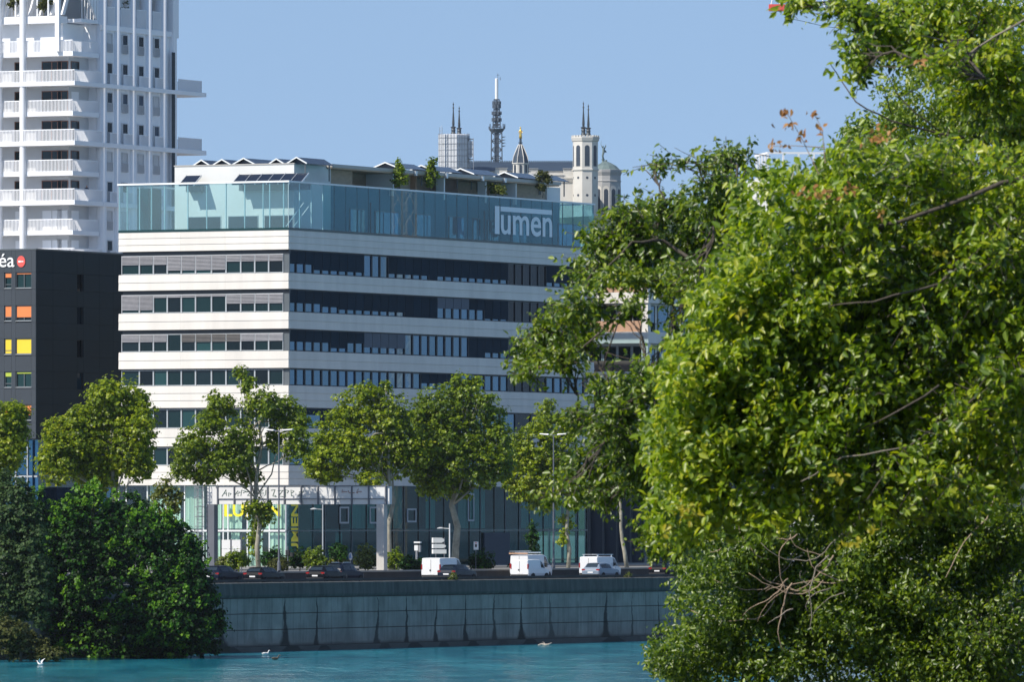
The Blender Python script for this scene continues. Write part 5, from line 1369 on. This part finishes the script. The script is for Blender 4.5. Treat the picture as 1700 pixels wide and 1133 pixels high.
def tree(name, label, cat, base, top, blobs, nleaf, lsize, per, clump_r, leaf, bark, r_trunk, seed, group=None, templ='lobed', twigs=2, shell=.55, droop=.35, lean=0, limb_r=.35, rootsplit=False, crown='crown'):
    rng = np.random.default_rng(seed); rnd = random.Random(seed)
    t = thing(name, label, cat, base, 0, group); bv = Vector(base); top = Vector(top)
    mb = MB(); tp = wood(mb, (0, 0, -.1), top - bv, r_trunk, r_trunk * .45, rnd, 6, .025, 9); mb.build('trunk', bark, t, smooth=True)
    C, Nn, cl = crown_points(blobs, nleaf, rng, clump_r, per, shell)
    mb = MB()
    for (c, r, _), cc in zip(blobs, cl):
        f = rnd.uniform(.45, .98); k = min(len(tp) - 1, int(f * len(tp))); a = tp[k]
        e = Vector(c) - bv - Vector((0, 0, r[2] * .25))
        pts = wood(mb, a, e, r_trunk * limb_r, r_trunk * .12, rnd, 4, .06, 6)
        for q in range(min(len(cc), twigs * 4)):
            tgt = Vector(cc[rnd.randrange(len(cc))]) - bv; wood(mb, pts[rnd.randrange(2, len(pts))], tgt, r_trunk * .10, r_trunk * .03, rnd, 3, .08, 4)
    mb.build('branches', bark, t, smooth=True)['kind'] = 'stuff'
    fr = leaf_frames(C, Nn, rng, droop); sz = lsize * (.65 + .6 * rng.random(len(C)))
    v, f = leaf_verts(C - np.array(bv), fr, sz, templ)
    cr_ = obj(crown, np_mesh(crown, v, f, leaf), t); cr_['kind'] = 'stuff'
    return t
G1 = 'plane trees along the upper quay'
def plane(label, px, t, spec, n, seed, ytop, r=.26, leaf='leaf_plane', **kw):
    b0 = on(px, t); d = b0.y
    blobs = [ell(x, y, rx, ry, d, (random.Random(seed * 31 + i).random() - .5) * 3.0) for i, (x, y, rx, ry) in enumerate(spec)]
    return tree('plane_tree', label, 'tree', b0, W(px + kw.pop('lean', 0), ytop, d), blobs, int(n * 1.7), .27, 15, .48, leaf, 'bark_plane', r, seed, G1, **kw)
plane('dense plane tree cut by the left edge of the photo', -6, 19, [(5, 700, 36, 34), (20, 735, 26, 42), (-10, 760, 40, 36), (30, 690, 16, 18)], 7000, 1, 720)
plane('broad sunlit plane tree in front of the charcoal residence', 187, 19, [(192, 680, 46, 48), (178, 655, 30, 22), (128, 735, 52, 46), (215, 745, 40, 42), (98, 765, 34, 44), (240, 705, 20, 36), (165, 785, 42, 34), (140, 705, 34, 30), (228, 665, 20, 20), (235, 775, 22, 26), (85, 720, 14, 18)], 17000, 2, 720)
plane('airy plane tree with leafy sprouts up its trunk behind the gantry', 430, 22, [(398, 622, 9, 12), (410, 640, 15, 14), (366, 678, 26, 26), (345, 705, 22, 18), (436, 672, 34, 26), (325, 745, 36, 34), (395, 735, 38, 38), (372, 770, 40, 24), (474, 690, 28, 32), (492, 735, 24, 36), (300, 780, 20, 20), (340, 790, 34, 16), (410, 790, 26, 18), (455, 730, 16, 22), (500, 700, 12, 14), (418, 848, 12, 18), (440, 850, 14, 22), (428, 872, 13, 14), (424, 900, 10, 22)], 12500, 3, 700, r=.24, leaf='leaf_plane_deep', shell=.45, limb_r=.3)
plane('rounded plane tree rising over the right half of the gantry', 649, 21, [(600, 680, 46, 36), (560, 722, 40, 40), (650, 695, 36, 36), (548, 768, 40, 26), (640, 760, 50, 36), (615, 650, 26, 12), (640, 642, 9, 10), (590, 745, 40, 34), (530, 745, 16, 22), (545, 790, 26, 16), (520, 772, 16, 20), (694, 750, 22, 36), (665, 735, 26, 40), (612, 795, 22, 14)], 15500, 4, 720)
plane('tallest plane tree with a thick pale trunk over the white van', 755, 18, [(742, 685, 46, 44), (768, 655, 26, 30), (760, 634, 8, 12), (803, 715, 38, 52), (715, 735, 34, 48), (775, 770, 56, 40), (698, 690, 18, 34), (830, 740, 18, 40), (705, 790, 24, 28), (745, 735, 44, 40), (806, 668, 16, 16), (735, 805, 26, 22), (690, 772, 26, 28), (838, 772, 18, 36), (812, 792, 30, 22), (760, 815, 30, 16), (715, 812, 22, 18), (785, 640, 14, 14)], 17500, 5, 740, r=.36, leaf='leaf_plane_deep')
plane('slim plane tree behind the street lamp at the right end', 943, 20, [(893, 740, 34, 42), (878, 788, 34, 36), (908, 690, 20, 24), (930, 770, 30, 50), (905, 810, 26, 22), (945, 710, 24, 30), (862, 755, 22, 36), (872, 815, 26, 20), (900, 838, 24, 14), (845, 792, 14, 26), (940, 870, 9, 12), (937, 895, 7, 16)], 10500, 6, 760, r=.20)
plane('pale-trunked plane tree seen under the foreground leaves', 1041, 19, [(1020, 790, 40, 34), (1060, 800, 36, 30), (1040, 755, 50, 34)], 7000, 7, 800, r=.22, leaf='leaf_plane_deep', lean=-14)

# ------------------------------------------------------------------ bushes on the left bank
def bush(label, px, pyb, d, spec, n, seed, leaf, lsize, templ='small', per=26, clump_r=.55, name='riverside_bush', cat='bush', group='bushes on the left river bank', r=.14, **kw):
    base = W(px, pyb, d); blobs = [ell(x, y, rx, ry, d, (random.Random(seed * 17 + i).random() - .5) * 2.5, None) for i, (x, y, rx, ry) in enumerate(spec)]
    sh = kw.pop('shoots', 0)
    t = tree(name, label, cat, base, W(px, pyb - (pyb - min(y for _, y, _, _ in spec)) * .8, d), blobs, n, lsize, per, clump_r, leaf, 'bark_dark', r, seed, group, templ, **kw)
    if sh:                                               # sprays added on the outside, their lighter green painting sunlit tips
        rng = np.random.default_rng(seed + 7); C, Nn = [], []
        for _ in range(sh):
            c, r_, _k = blobs[rng.integers(len(blobs))]; u = unit(rng.normal(size=3) + np.array((-.35, -.8, .35))); p = c + u * r_ * rng.uniform(.98, 1.12)
            ax = unit(u * .6 + np.array((0, 0, .5)) + rng.normal(size=3) * .4); m = 26; L = rng.uniform(.5, 1.3)
            s = rng.random((m, 1)) ; C.append(p + ax * s * L + rng.normal(size=(m, 3)) * (.22 * (1.1 - s))); Nn.append(unit(rng.normal(size=(m, 3)) * .6 + np.array((-.4, -.5, .7))))
        C = np.concatenate(C); fr = leaf_frames(C, np.concatenate(Nn), rng, -.2); v, f = leaf_verts(C - np.array(base), fr, lsize * (.7 + .5 * rng.random(len(C))), 'small')
        o = obj('lit_tip_sprays', np_mesh('lit_tip_sprays', v, f, 'leaf_lit_tip'), t); o['kind'] = 'stuff'
    return t
bush('large dark green bush in the middle of the left bank', 140, 1098, 652, [(150, 905, 74, 62), (105, 965, 74, 80), (190, 985, 84, 84), (95, 885, 52, 52), (132, 842, 16, 22), (212, 858, 40, 36), (180, 870, 30, 34), (120, 1045, 84, 46), (215, 1060, 80, 34), (150, 1085, 90, 16), (240, 1086, 70, 16), (60, 1075, 50, 24), (120, 900, 60, 40), (60, 940, 40, 60), (60, 850, 12, 30), (160, 825, 10, 14)], 52000, 21, 'leaf_dark', .30, shell=.7, shoots=170)
bush('rounded dark bush touching the quay wall', 290, 1098, 648, [(285, 930, 46, 56), (308, 1000, 50, 66), (262, 1040, 70, 48), (335, 1040, 34, 44), (250, 885, 34, 34), (318, 940, 20, 30), (300, 1078, 66, 16), (285, 885, 14, 16)], 32000, 22, 'leaf_dark', .30, shell=.7, shoots=90)
bush('tall grey-green willow shrub at the left edge', 8, 1098, 640, [(16, 850, 34, 60), (12, 960, 44, 84), (52, 910, 26, 70), (4, 806, 12, 26), (40, 845, 14, 40), (60, 985, 26, 60)], 26000, 23, 'leaf_willow', .26, shell=.6, droop=-.4)
bush('low olive bush at the waterline in the left corner', 34, 1098, 632, [(30, 1066, 36, 28), (56, 1076, 26, 20), (12, 1050, 22, 22), (85, 1088, 26, 10)], 8000, 24, 'leaf_olive', .24, shell=.4, clump_r=.4, droop=-.8)
bush('slender yellow-green sapling in front of the lobby glass', 272, 915, on(272, 24).y, [(262, 835, 10, 34), (284, 845, 12, 30), (275, 812, 10, 16), (295, 830, 7, 20), (270, 870, 16, 20)], 2600, 25, 'leaf_yellow', .26, name='sapling', cat='tree', group=None, r=.07, clump_r=.45, per=14)
# ------------------------------------------------------------------ shrubs of the planting strip on the upper quay
SH = [('low dark shrub left of the plane trunk under the gantry', 396, 930, 20, 14, 'leaf_plane_deep'), ('feathery low shrub below the notice boards', 376, 936, 16, 9, 'leaf_yellow'),
      ('dark rounded shrub right of the sprouting plane trunk', 452, 928, 17, 18, 'leaf_dark'), ('olive brown shrub at the foot of the street lamp', 462, 938, 16, 9, 'leaf_olive'),
      ('wide dark shrub under the vertical yellow lettering', 498, 928, 24, 17, 'leaf_dark'), ('mid green shrub right of the vertical lettering', 523, 927, 17, 17, 'leaf_plane_deep'),
      ('small yellow-green shrub behind the dark blue car', 560, 932, 13, 11, 'leaf_yellow'), ('fern-like pale shrub left of the gantry leg', 607, 925, 18, 22, 'leaf_yellow'),
      ('dark shrub left of the blue oval sign', 562, 915, 13, 14, 'leaf_dark'), ('dark shrub just right of the gantry leg', 655, 930, 17, 18, 'leaf_plane_deep'), ('low dark shrub under the camera mast', 684, 938, 22, 12, 'leaf_dark'),
      ('spiky dark shrub right of the largest white van', 800, 932, 20, 18, 'leaf_dark'), ('tall dark conifer in front of the lobby entrance', 885, 895, 16, 40, 'leaf_dark'), ('low shrub at the right end of the planting strip', 862, 938, 14, 9, 'leaf_dark')]
for i, (lb, x, y, rx, ry, lf) in enumerate(SH):
    t_ = 15.5 + (i * 37 % 5) * .7; d = on(x, t_).y
    if 'conifer' in lb: t_ = 26; d = on(x, t_).y
    base = on(x, t_)
    blobs = [ell(x, y, rx, ry, d, 0), ell(x - rx * .5, y + ry * .35, rx * .6, ry * .6, d, .3), ell(x + rx * .5, y + ry * .4, rx * .6, ry * .6, d, -.3)]
    if 'conifer' in lb: blobs = [ell(x, 925, 15, 16, d), ell(x, 900, 12, 18, d), ell(x, 878, 7, 16, d)]
    tree('conifer' if 'conifer' in lb else 'shrub', lb, 'tree' if 'conifer' in lb else 'shrub', base, W(x, y - ry * .3, d), blobs, 1700, .22, 14, .28, lf, 'bark_dark', .05, 60 + i, None if 'conifer' in lb else 'shrubs of the quay planting strip', 'small', shell=.35, droop=-.2)
# tuft growing out of the coping
o = on(752, .2, ztop); tree('weed_tuft', 'bright green weed growing on the quay coping by the largest van', 'weed', o, W(752, 954, o.y), [ell(752, 958, 7, 6, o.y)], 260, .14, 8, .14, 'leaf_yellow', 'twig_tan', .02, 90, None, 'small')
o = on(1043, .2, ztop); tree('weed_tuft', 'tiny weed on the quay coping at the right', 'weed', o, W(1043, 955, o.y), [ell(1043, 956, 6, 4, o.y)], 120, .12, 6, .12, 'leaf_yellow', 'twig_tan', .02, 91, None, 'small')
# plants on the roof of the office block and on the tower
def roofplant(label, px, pyb, spec, n, seed, leaf, y=1.0, o=None, zz=None):
    x = fx(px, y); d = (C0 + U * x + V * y).y; base = W(px, pyb, d)
    tree('roof_plant', label, 'plant', base, W(px, spec[0][1], d), [ell(*s_, d) for s_ in spec], n, .24, 12, .35, leaf, 'bark', .06, seed, 'plants on the office roof', 'small', shell=.3, droop=0)
roofplant('first tall leafy shrub on the office roof', 664, 312, [(664, 285, 8, 12), (668, 298, 10, 10), (658, 302, 8, 8), (662, 272, 4, 7)], 1100, 101, 'leaf_plane_deep')
roofplant('narrow column-like shrub on the office roof', 716, 313, [(716, 280, 7, 14), (713, 300, 7, 12), (719, 268, 7, 6), (722, 290, 6, 6)], 1100, 102, 'leaf_plane_deep')
roofplant('low round shrub at the edge of the office roof', 823, 325, [(823, 314, 14, 7), (832, 318, 10, 5)], 700, 103, 'leaf_yellow')
roofplant('pale feathery roof plant in front of the basilica', 901, 327, [(900, 292, 13, 9), (898, 310, 7, 10), (908, 300, 8, 8)], 900, 104, 'leaf_olive')
for i, (px_, w) in enumerate(((22, 7), (72, 9))):
    lb = ('potted shrub on the tower roof left of the column', 'potted shrub on the tower roof right of the column')[i]
    d = (T0 + V * tfy(px_, 1.8)).y + .8; tree('roof_plant', lb, 'plant', W(px_, 24, d), W(px_, 6, d), [ell(px_, 8, w, 9, d), ell(px_ + 5, 2, w, 7, d)], 500, .26, 10, .35, 'leaf_olive', 'bark', .05, 110 + i, None, 'small', shell=.2)
d = (T0 + U * tfx(208, 1.5)).y; tree('roof_plant', 'small plant on the tower roof behind the second pier', 'plant', W(211, 34, d), W(211, 14, d), [ell(211, 14, 6, 10, d), ell(213, 4, 5, 7, d)], 300, .26, 10, .3, 'leaf_olive', 'bark', .05, 115, None, 'small', shell=.2)

# ================================================================== foreground trees on the near bank
def fore(name, label, d, trunk_px, blobs_px, nleaf, lsize, leaf, seed, singles, per=16, clump=.24, limbs=(), twig_n=7, dd=2.2, shell=.5, bark='bark_dark', sheet=0):
    rng = np.random.default_rng(seed); rnd = random.Random(seed)
    base = W(trunk_px, HY, d); base.z = 6.5
    t = thing(name, label, 'tree', base, 0); bv = Vector(base)
    blobs = [ell(x, y, rx, ry, d, rnd.uniform(-dd, dd), .55 + .0 * rx, k) for x, y, rx, ry, k in [(b_ + (1.0,))[:5] for b_ in blobs_px]]
    blobs = [(c, np.array((r[0], max(r[0], r[2]) * 1.3, r[2])), k) for c, r, k in blobs]
    blobs = [(c if k < 1.1 else c - np.array((0, c[1] - d + 1.2 + dd * .5 * rnd.random(), 0)), r, k) for c, r, k in blobs]
    mb = MB(); tp = wood(mb, (0, 0, -.1), (0.2, .3, 11.5), .30, .10, rnd, 8, .02, 10); mb.build('trunk', 'bark', t, smooth=True)
    blobs.sort(key=lambda b_: -b_[0][0]); nodes = list(tp)
    vol = np.array([b_[1][0] * b_[1][2] * b_[2] for b_ in blobs]); vol /= vol.sum()
    C, Nn, T_ = [], [], []; mbt = MB(); mbl = MB(); nt = 0
    for (c, r, k), f in zip(blobs, vol):
        if sheet: c = c * ((d + sheet + 1.2 + rnd.random()) / c[1]) + np.array((0, 0, ZC)) * (1 - (d + sheet + 1.2) / c[1])
        e = Vector(c) - bv                               # each mass hangs on the nearest one already joined to the trunk
        a = min(nodes, key=lambda p: (p - e).length + (.8 if p in tp else 0))
        r_ = .012 + .016 * min(1, (a - e).length / 5); pts = wood(mbl, a, e, r_, .007, rnd, 6, .07, 5); nodes.append(e)
        m = max(4, int(nleaf * f / per)); u = unit(rng.normal(size=(m, 3))); rad = shell + (1 - shell) * rng.random(m) ** .7
        rad[rng.random(m) < .35] *= .55
        cc = c + u * rad[:, None] * r
        if sheet:                                        # an undulating leafy face of some depth, lit evenly from outside
            s_ = d / F; an = rng.random(m) * 6.2832; q_ = np.sqrt(rng.random(m)) * (1 + .07 * rng.normal(size=m) + np.where(rng.random(m) < .10, .32 * rng.random(m), 0))
            X = c[0] / c[1] * F + CX + np.cos(an) * q_ * r[0] / s_; Y = HY - (c[2] - ZC) / c[1] * F - np.sin(an) * q_ * r[2] / s_
            D = d + .32 * np.sin(X / 61 + 1.3 + 1.4 * np.sin(Y / 90)) * np.cos(Y / 49 + X / 130) + .25 * np.sin(X / 29 + 2 * np.sin(Y / 37)) + sheet * rng.random(m)
            cc = np.stack([(X - CX) / F * D, D, ZC + (HY - Y) / F * D], 1)
        td = unit(u * .7 + np.array((-.25, -.1, .1)) + rng.normal(size=(m, 3)) * .55)       # a leafy twig per clump
        L = clump * (.7 + .7 * rng.random(m)) * 2
        s = (np.arange(per)[None, :] + .5) / per + rng.normal(size=(m, per)) * .03
        side = unit(rng.normal(size=(m, per, 3)))
        p = cc[:, None, :] + td[:, None, :] * ((s - .5) * L[:, None])[:, :, None] + side * (lsize * .55 * (.5 + rng.random((m, per))))[:, :, None]
        C.append(p.reshape(-1, 3)); Nn.append(unit(np.array((-.34, -.46, .46)) + side * .6 + rng.normal(size=(m, per, 3)) * .42).reshape(-1, 3))
        T_.append((side * .8 + td[:, None, :] * .7).reshape(-1, 3))
        for q in range(m):
            if nt < 2600 and rnd.random() < .55:
                a_ = Vector(cc[q] - td[q] * L[q] * .6) - bv; b2 = Vector(cc[q] + td[q] * L[q] * .5) - bv; mbt.bar(a_, b2, .0045, 3); nt += 1
            if q < twig_n and not sheet: wood(mbt, pts[rnd.randrange(2, len(pts))], Vector(cc[q]) - bv, .012, .005, rnd, 4, .06, 4)
    mbl.build('branches', bark, t, smooth=True)['kind'] = 'stuff'
    tw = mbt.build('twigs', bark, t); tw['kind'] = 'stuff'
    C = np.concatenate(C); Nn = np.concatenate(Nn); T_ = np.concatenate(T_)
    n = Nn; tt = T_ + rng.normal(size=T_.shape) * .25; tt[:, 2] -= .25; tt -= (tt * n).sum(1, keepdims=True) * n; tt = unit(tt); fr = (np.cross(tt, n), tt, n)
    sz = lsize * (.5 + .95 * rng.random(len(C)) ** 1.2)
    # the leaves that show largest are objects of their own
    pxx = CX + F * C[:, 0] / C[:, 1]; pyy = HY - F * (C[:, 2] - ZC) / C[:, 1]
    inside = (pxx > 0) & (pxx < 1695) & (pyy > 5) & (pyy < 1128)
    show = np.where(inside, sz / C[:, 1] * np.abs(n[:, 1] * .9 + .1), -1)
    idx = np.argsort(-show)[:singles * 4]; idx = rng.permutation(idx)[:singles]; keep = np.ones(len(C), bool); keep[idx] = False
    if singles:
        v, f = leaf_verts(np.zeros((1, 3)), (np.array([[1., 0, 0]]), np.array([[0, 1., 0]]), np.array([[0, 0, 1.]])), np.ones(1), 'leaf')
        lm_ = np_mesh('leaf', v, f, leaf)
        for i in idx:
            o = bpy.data.objects.new('leaf', lm_); COL.objects.link(o); o.parent = t
            M = Matrix.Identity(4)
            for q in range(3): M[q][0], M[q][1], M[q][2] = fr[0][i, q] * sz[i], fr[1][i, q] * sz[i], fr[2][i, q] * sz[i]; M[q][3] = C[i, q] - bv[q]
            o.matrix_local = M
    v, f = leaf_verts(C[keep] - np.array(bv), tuple(x[keep] for x in fr), sz[keep], 'leaf')
    cr_ = obj('crown', np_mesh('crown', v, f, leaf), t); cr_['kind'] = 'stuff'
    for pts, r0, r1, mm, dz_ in limbs:                   # branches that can be followed in the photograph
        mb = MB(); P = [W(x, y, d + dz_ + rnd.uniform(-.3, .3)) - bv for x, y in pts]
        Q_ = []
        for i in range(len(P) - 1):
            for k in range(3): Q_.append(P[i].lerp(P[i + 1], k / 3) + Vector((rnd.uniform(-1, 1), rnd.uniform(-1, 1), rnd.uniform(-1, 1))) * .012)
        Q_.append(P[-1]); mb.path(Q_, [r0 + (r1 - r0) * k / (len(Q_) - 1) for k in range(len(Q_))], 7); mb.build('branch', mm, t, smooth=True)
    return t, bv
A_B = [(1330, 345, 125, 66), (1480, 310, 110, 70), (1280, 440, 90, 70), (1450, 440, 130, 90), (1600, 340, 100, 100), (1250, 590, 110, 76), (1380, 610, 140, 110), (1550, 570, 150, 120), (1210, 715, 100, 76), (1330, 750, 140, 90), (1500, 740, 150, 90), (1140, 820, 62, 52), (1650, 480, 80, 120), (1650, 690, 80, 110), (1225, 850, 95, 40), (1150, 640, 40, 44), (1112, 745, 34, 44), (1092, 700, 18, 20), (1088, 772, 20, 16), (1085, 735, 22, 14), (1130, 600, 22, 18), (1165, 520, 26, 18), (1265, 520, 80, 60), (1090, 870, 26, 24), (1690, 360, 50, 100), (1560, 830, 120, 50), (1400, 840, 90, 50), (1690, 560, 50, 120)]
rA = random.Random(77)
for _ in range(80):                                      # smaller sprays break the big masses up
    x0, y0, rx0, ry0 = A_B[rA.randrange(24)][:4]; an = rA.uniform(0, 6.283); q = rA.uniform(.3, 1.02)
    yy = y0 + ry0 * q * math.sin(an); lim = 1100 + .30 * max(0, 740 - yy) + .6 * max(0, yy - 870)
    A_B.append((max(lim + rA.uniform(-8, 50), x0 + rx0 * q * math.cos(an)), yy, rA.uniform(26, 52), rA.uniform(16, 34), 1.5))
near, nbv = fore('broadleaf_tree', 'nearest foreground tree with large softly blurred sunlit leaves', 94, 1840, A_B, 88000, .092, 'leaf_near', 201, 300, per=9, clump=.19, sheet=3.2, limbs=[
    ([(1760, 280), (1660, 305), (1560, 345), (1490, 368), (1440, 380)], .030, .018, 'bark_dark', .25), ([(1490, 368), (1420, 395), (1350, 415)], .015, .008, 'bark_dark', .3),
    ([(1700, 620), (1620, 660), (1540, 720), (1500, 745), (1440, 830)], .016, .008, 'bark_dark', .3), ([(1540, 720), (1520, 800), (1490, 850)], .010, .006, 'bark_dark', .2), ([(1500, 745), (1400, 760), (1330, 800)], .010, .006, 'bark', .1),
    ([(1560, 640), (1480, 690), (1420, 720), (1380, 780)], .012, .006, 'bark_dark', .1), ([(1620, 420), (1560, 470), (1450, 500), (1370, 510)], .016, .008, 'bark_dark', .1)])
TOP_B = [(1560, 30, 130, 56), (1635, 130, 80, 80), (1420, 25, 50, 30), (1426, 100, 24, 42), (1340, 6, 34, 10), (1690, 210, 50, 120), (1480, 70, 60, 40), (1310, 12, 14, 10), (1560, 100, 50, 30, .5)]
top, tbv = fore('broadleaf_tree', 'foreground tree hanging ragged branches into the top right corner', 100, 1870, TOP_B, 15000, .084, 'leaf_near', 202, 120, limbs=[
    ([(1720, 20), (1620, 80), (1560, 130), (1500, 160)], .014, .006, 'bark', -.5), ([(1620, 80), (1540, 60), (1460, 50), (1420, 80)], .010, .005, 'bark', -.5),
    ([(1600, 230), (1480, 200), (1420, 170), (1395, 130), (1378, 105)], .014, .005, 'bark_dark', 2), ([(1560, 220), (1500, 170), (1470, 120)], .010, .005, 'bark_dark', 2), ([(1480, 190), (1470, 160), (1465, 140)], .008, .004, 'bark_dark', 2)], dd=4, twig_n=12)
C_B = [(1150, 268, 46, 12, .6), (1085, 275, 40, 11, .6), (1215, 268, 46, 26, .8), (1190, 330, 56, 44, .9), (1105, 345, 60, 30, .9), (1045, 365, 50, 26, .9), (1150, 400, 80, 40), (1010, 410, 48, 34), (1075, 420, 70, 40), (980, 455, 46, 30, .9), (1040, 465, 64, 26), (960, 510, 50, 32), (965, 560, 36, 34), (1045, 515, 34, 20, .7), (910, 555, 40, 30), (880, 590, 42, 30), (872, 618, 26, 16, .8), (935, 600, 40, 30, .9), (1110, 470, 46, 26), (1160, 470, 50, 40), (1225, 400, 60, 60), (1120, 535, 24, 14, .5),
       (1025, 690, 62, 52), (985, 770, 44, 48), (1060, 640, 44, 34), (1060, 760, 60, 60), (950, 820, 32, 26, .8), (1015, 640, 30, 22, .8), (960, 700, 30, 26, .7), (1100, 900, 50, 40), (905, 835, 16, 12, .5), (1000, 825, 40, 24, .8), (1085, 640, 34, 40, .8), (1075, 800, 30, 40, .8)]
mid, mbv = fore('broadleaf_tree', 'foreground tree whose long ragged limb reaches left across the office block', 112, 1900, C_B, 30000, .076, 'leaf_far', 203, 300, clump=.22, limbs=[
    ([(1420, 440), (1300, 460), (1180, 455), (1100, 450), (1030, 520), (960, 585), (900, 610)], .04, .008, 'bark_dark', 0), ([(1180, 455), (1100, 400), (1050, 402), (980, 470), (930, 560)], .028, .006, 'bark_dark', 0),
    ([(1030, 520), (1000, 610), (960, 640)], .012, .004, 'bark_dark', 0), ([(1250, 300), (1180, 290), (1110, 272), (1050, 278)], .012, .004, 'bark_dark', 0), ([(1240, 420), (1150, 520), (1060, 600), (1005, 585)], .012, .004, 'bark_dark', 0),
    ([(1250, 330), (1150, 262), (1120, 245)], .007, .003, 'bark_dark', 0), ([(1280, 260), (1200, 245), (1150, 262)], .006, .003, 'bark_dark', 1)], dd=2.5, twig_n=10)
B_B = [(1570, 170, 110, 70), (1500, 235, 90, 50), (1640, 240, 80, 80), (1200, 1000, 90, 60), (1350, 950, 150, 70), (1550, 920, 160, 90), (1300, 1075, 180, 50), (1550, 1060, 160, 70), (1125, 1085, 50, 42), (1165, 930, 50, 44), (1660, 980, 70, 120), (1240, 930, 60, 40), (1430, 1010, 100, 60), (1660, 850, 60, 60), (1440, 860, 80, 60), (1600, 430, 100, 120, .7), (1400, 480, 120, 100, .6), (1350, 640, 160, 120, .6), (1560, 700, 140, 140, .6), (1220, 760, 110, 100, .6), (1690, 420, 60, 120), (1690, 620, 60, 120), (1690, 1100, 60, 60), (1600, 900, 110, 70), (1500, 850, 120, 60), (1330, 870, 110, 60), (1180, 870, 60, 40, .7), (1690, 80, 50, 90), (1400, 1120, 160, 30), (1200, 1120, 100, 30), (1580, 1120, 120, 30), (1450, 1060, 150, 60), (1250, 1060, 110, 60), (1600, 1020, 100, 80), (1350, 1000, 120, 60)]
for _ in range(90):
    x0, y0, rx0, ry0 = B_B[rA.randrange(len(B_B) - 11)][:4]; an = rA.uniform(0, 6.283); q = rA.uniform(.3, 1.02)
    B_B.append((x0 + rx0 * q * math.cos(an), y0 + ry0 * q * math.sin(an), rA.uniform(22, 44), rA.uniform(14, 30), 1.4))
back, bbv = fore('broadleaf_tree', 'rear foreground tree of small sharp leaves filling the lower right', 132, 1930, B_B, 215000, .070, 'leaf_far', 204, 0, per=10, clump=.15, sheet=2.6, limbs=[
    ([(1660, 800), (1640, 860), (1600, 900), (1570, 960)], .012, .006, 'twig_tan', -2.4)])
rT = random.Random(15)
for k in range(30):                                      # tangle of bare hanging twigs
    x, y = 1350 + rT.uniform(-90, 60), 935 + rT.uniform(-55, 80); an = math.pi + rT.uniform(-.6, 1.2); cv = rT.uniform(-.26, .26); L_ = rT.uniform(40, 190); n_ = 11; P = []
    dz_ = 131.4 + rT.uniform(-.5, 1.3)
    for q in range(n_):
        P.append(W(x, y, dz_ + rT.uniform(-.03, .03)) - bbv); x += math.cos(an) * L_ / n_; y -= math.sin(an) * L_ / n_; an += cv + rT.uniform(-.42, .42)
    r0_ = rT.uniform(.007, .016); m_ = MB(); m_.path(P, [r0_ + (.004 - r0_) * q / (n_ - 1) for q in range(n_)], 6); m_.build('bare_twig', 'twig_tan' if k % 3 else 'bark', back, smooth=True)
# dry and yellow sprays
def spray(label, px, py, rx, ry, d, n, leaf, seed, parent, bv, size=.085):
    rng = np.random.default_rng(seed); c = np.array(W(px, py, d)); s = d / F
    p = c + rng.normal(size=(n, 3)) * np.array((rx * s, rx * s, ry * s)) * .5
    fr = leaf_frames(p, unit(rng.normal(size=(n, 3)) + np.array((-.3, -.8, .3))), rng, .5)
    v, f = leaf_verts(p - np.array(bv), fr, size * (.7 + .5 * rng.random(n)), 'leaf')
    o = obj('leaf_spray', np_mesh('leaf_spray', v, f, leaf), parent); o['label'] = label; o['kind'] = 'stuff'
for i, (x, y, rx, ry, n) in enumerate(((1303, 187, 12, 9, 12), (1312, 208, 16, 8, 10), (1330, 226, 10, 8, 8), (1290, 243, 22, 8, 14), (1352, 190, 9, 9, 7), (1362, 215, 9, 12, 6), (1460, 228, 26, 18, 26), (1350, 322, 40, 12, 26), (1410, 312, 16, 10, 10), (1466, 355, 8, 8, 6), (1530, 105, 16, 8, 8))):
    spray('dry orange-brown leaves', x, y, rx, ry, 88, n, 'leaf_dry', 300 + i, near, nbv, .07)
mb = MB()
for pts in ([(1360, 290), (1330, 228), (1305, 185)], [(1370, 270), (1365, 215), (1350, 185)], [(1370, 245), (1320, 242), (1280, 243)]): mb.path([W(x, y, 88) - nbv for x, y in pts], [.006, .004, .003], 5)
mb.build('bare_twig', 'twig_tan', near)
for i, (x, y, rx, ry, n) in enumerate(((1142, 848, 26, 16, 30), (1105, 878, 8, 10, 6), (1410, 905, 22, 10, 14), (1445, 880, 10, 8, 8), (1395, 795, 12, 10, 8), (1230, 520, 14, 10, 8), (1560, 420, 12, 10, 8))):
    spray('bright yellow leaves', x, y, rx, ry, 86.5, n, 'leaf_sunny', 340 + i, near, nbv, .075)

# ------------------------------------------------------------------ thin summer haze between here and the hill
m = bpy.data.materials.new('haze_air'); m.use_nodes = True; nt = m.node_tree; nt.nodes.remove(nt.nodes['Principled BSDF'])
pv = nt.nodes.new('ShaderNodeVolumePrincipled'); pv.inputs['Color'].default_value = (.78, .88, 1, 1); pv.inputs['Density'].default_value = .000024; pv.inputs['Anisotropy'].default_value = .2
nt.links.new(pv.outputs[0], nt.nodes['Material Output'].inputs['Volume']); MATS['haze_air'] = m
b = MB(); b.box(-3500, 4500, -450, 6500, -2.5, 240); hz_ob = b.build('haze', 'haze_air'); hz_ob['kind'] = 'stuff'
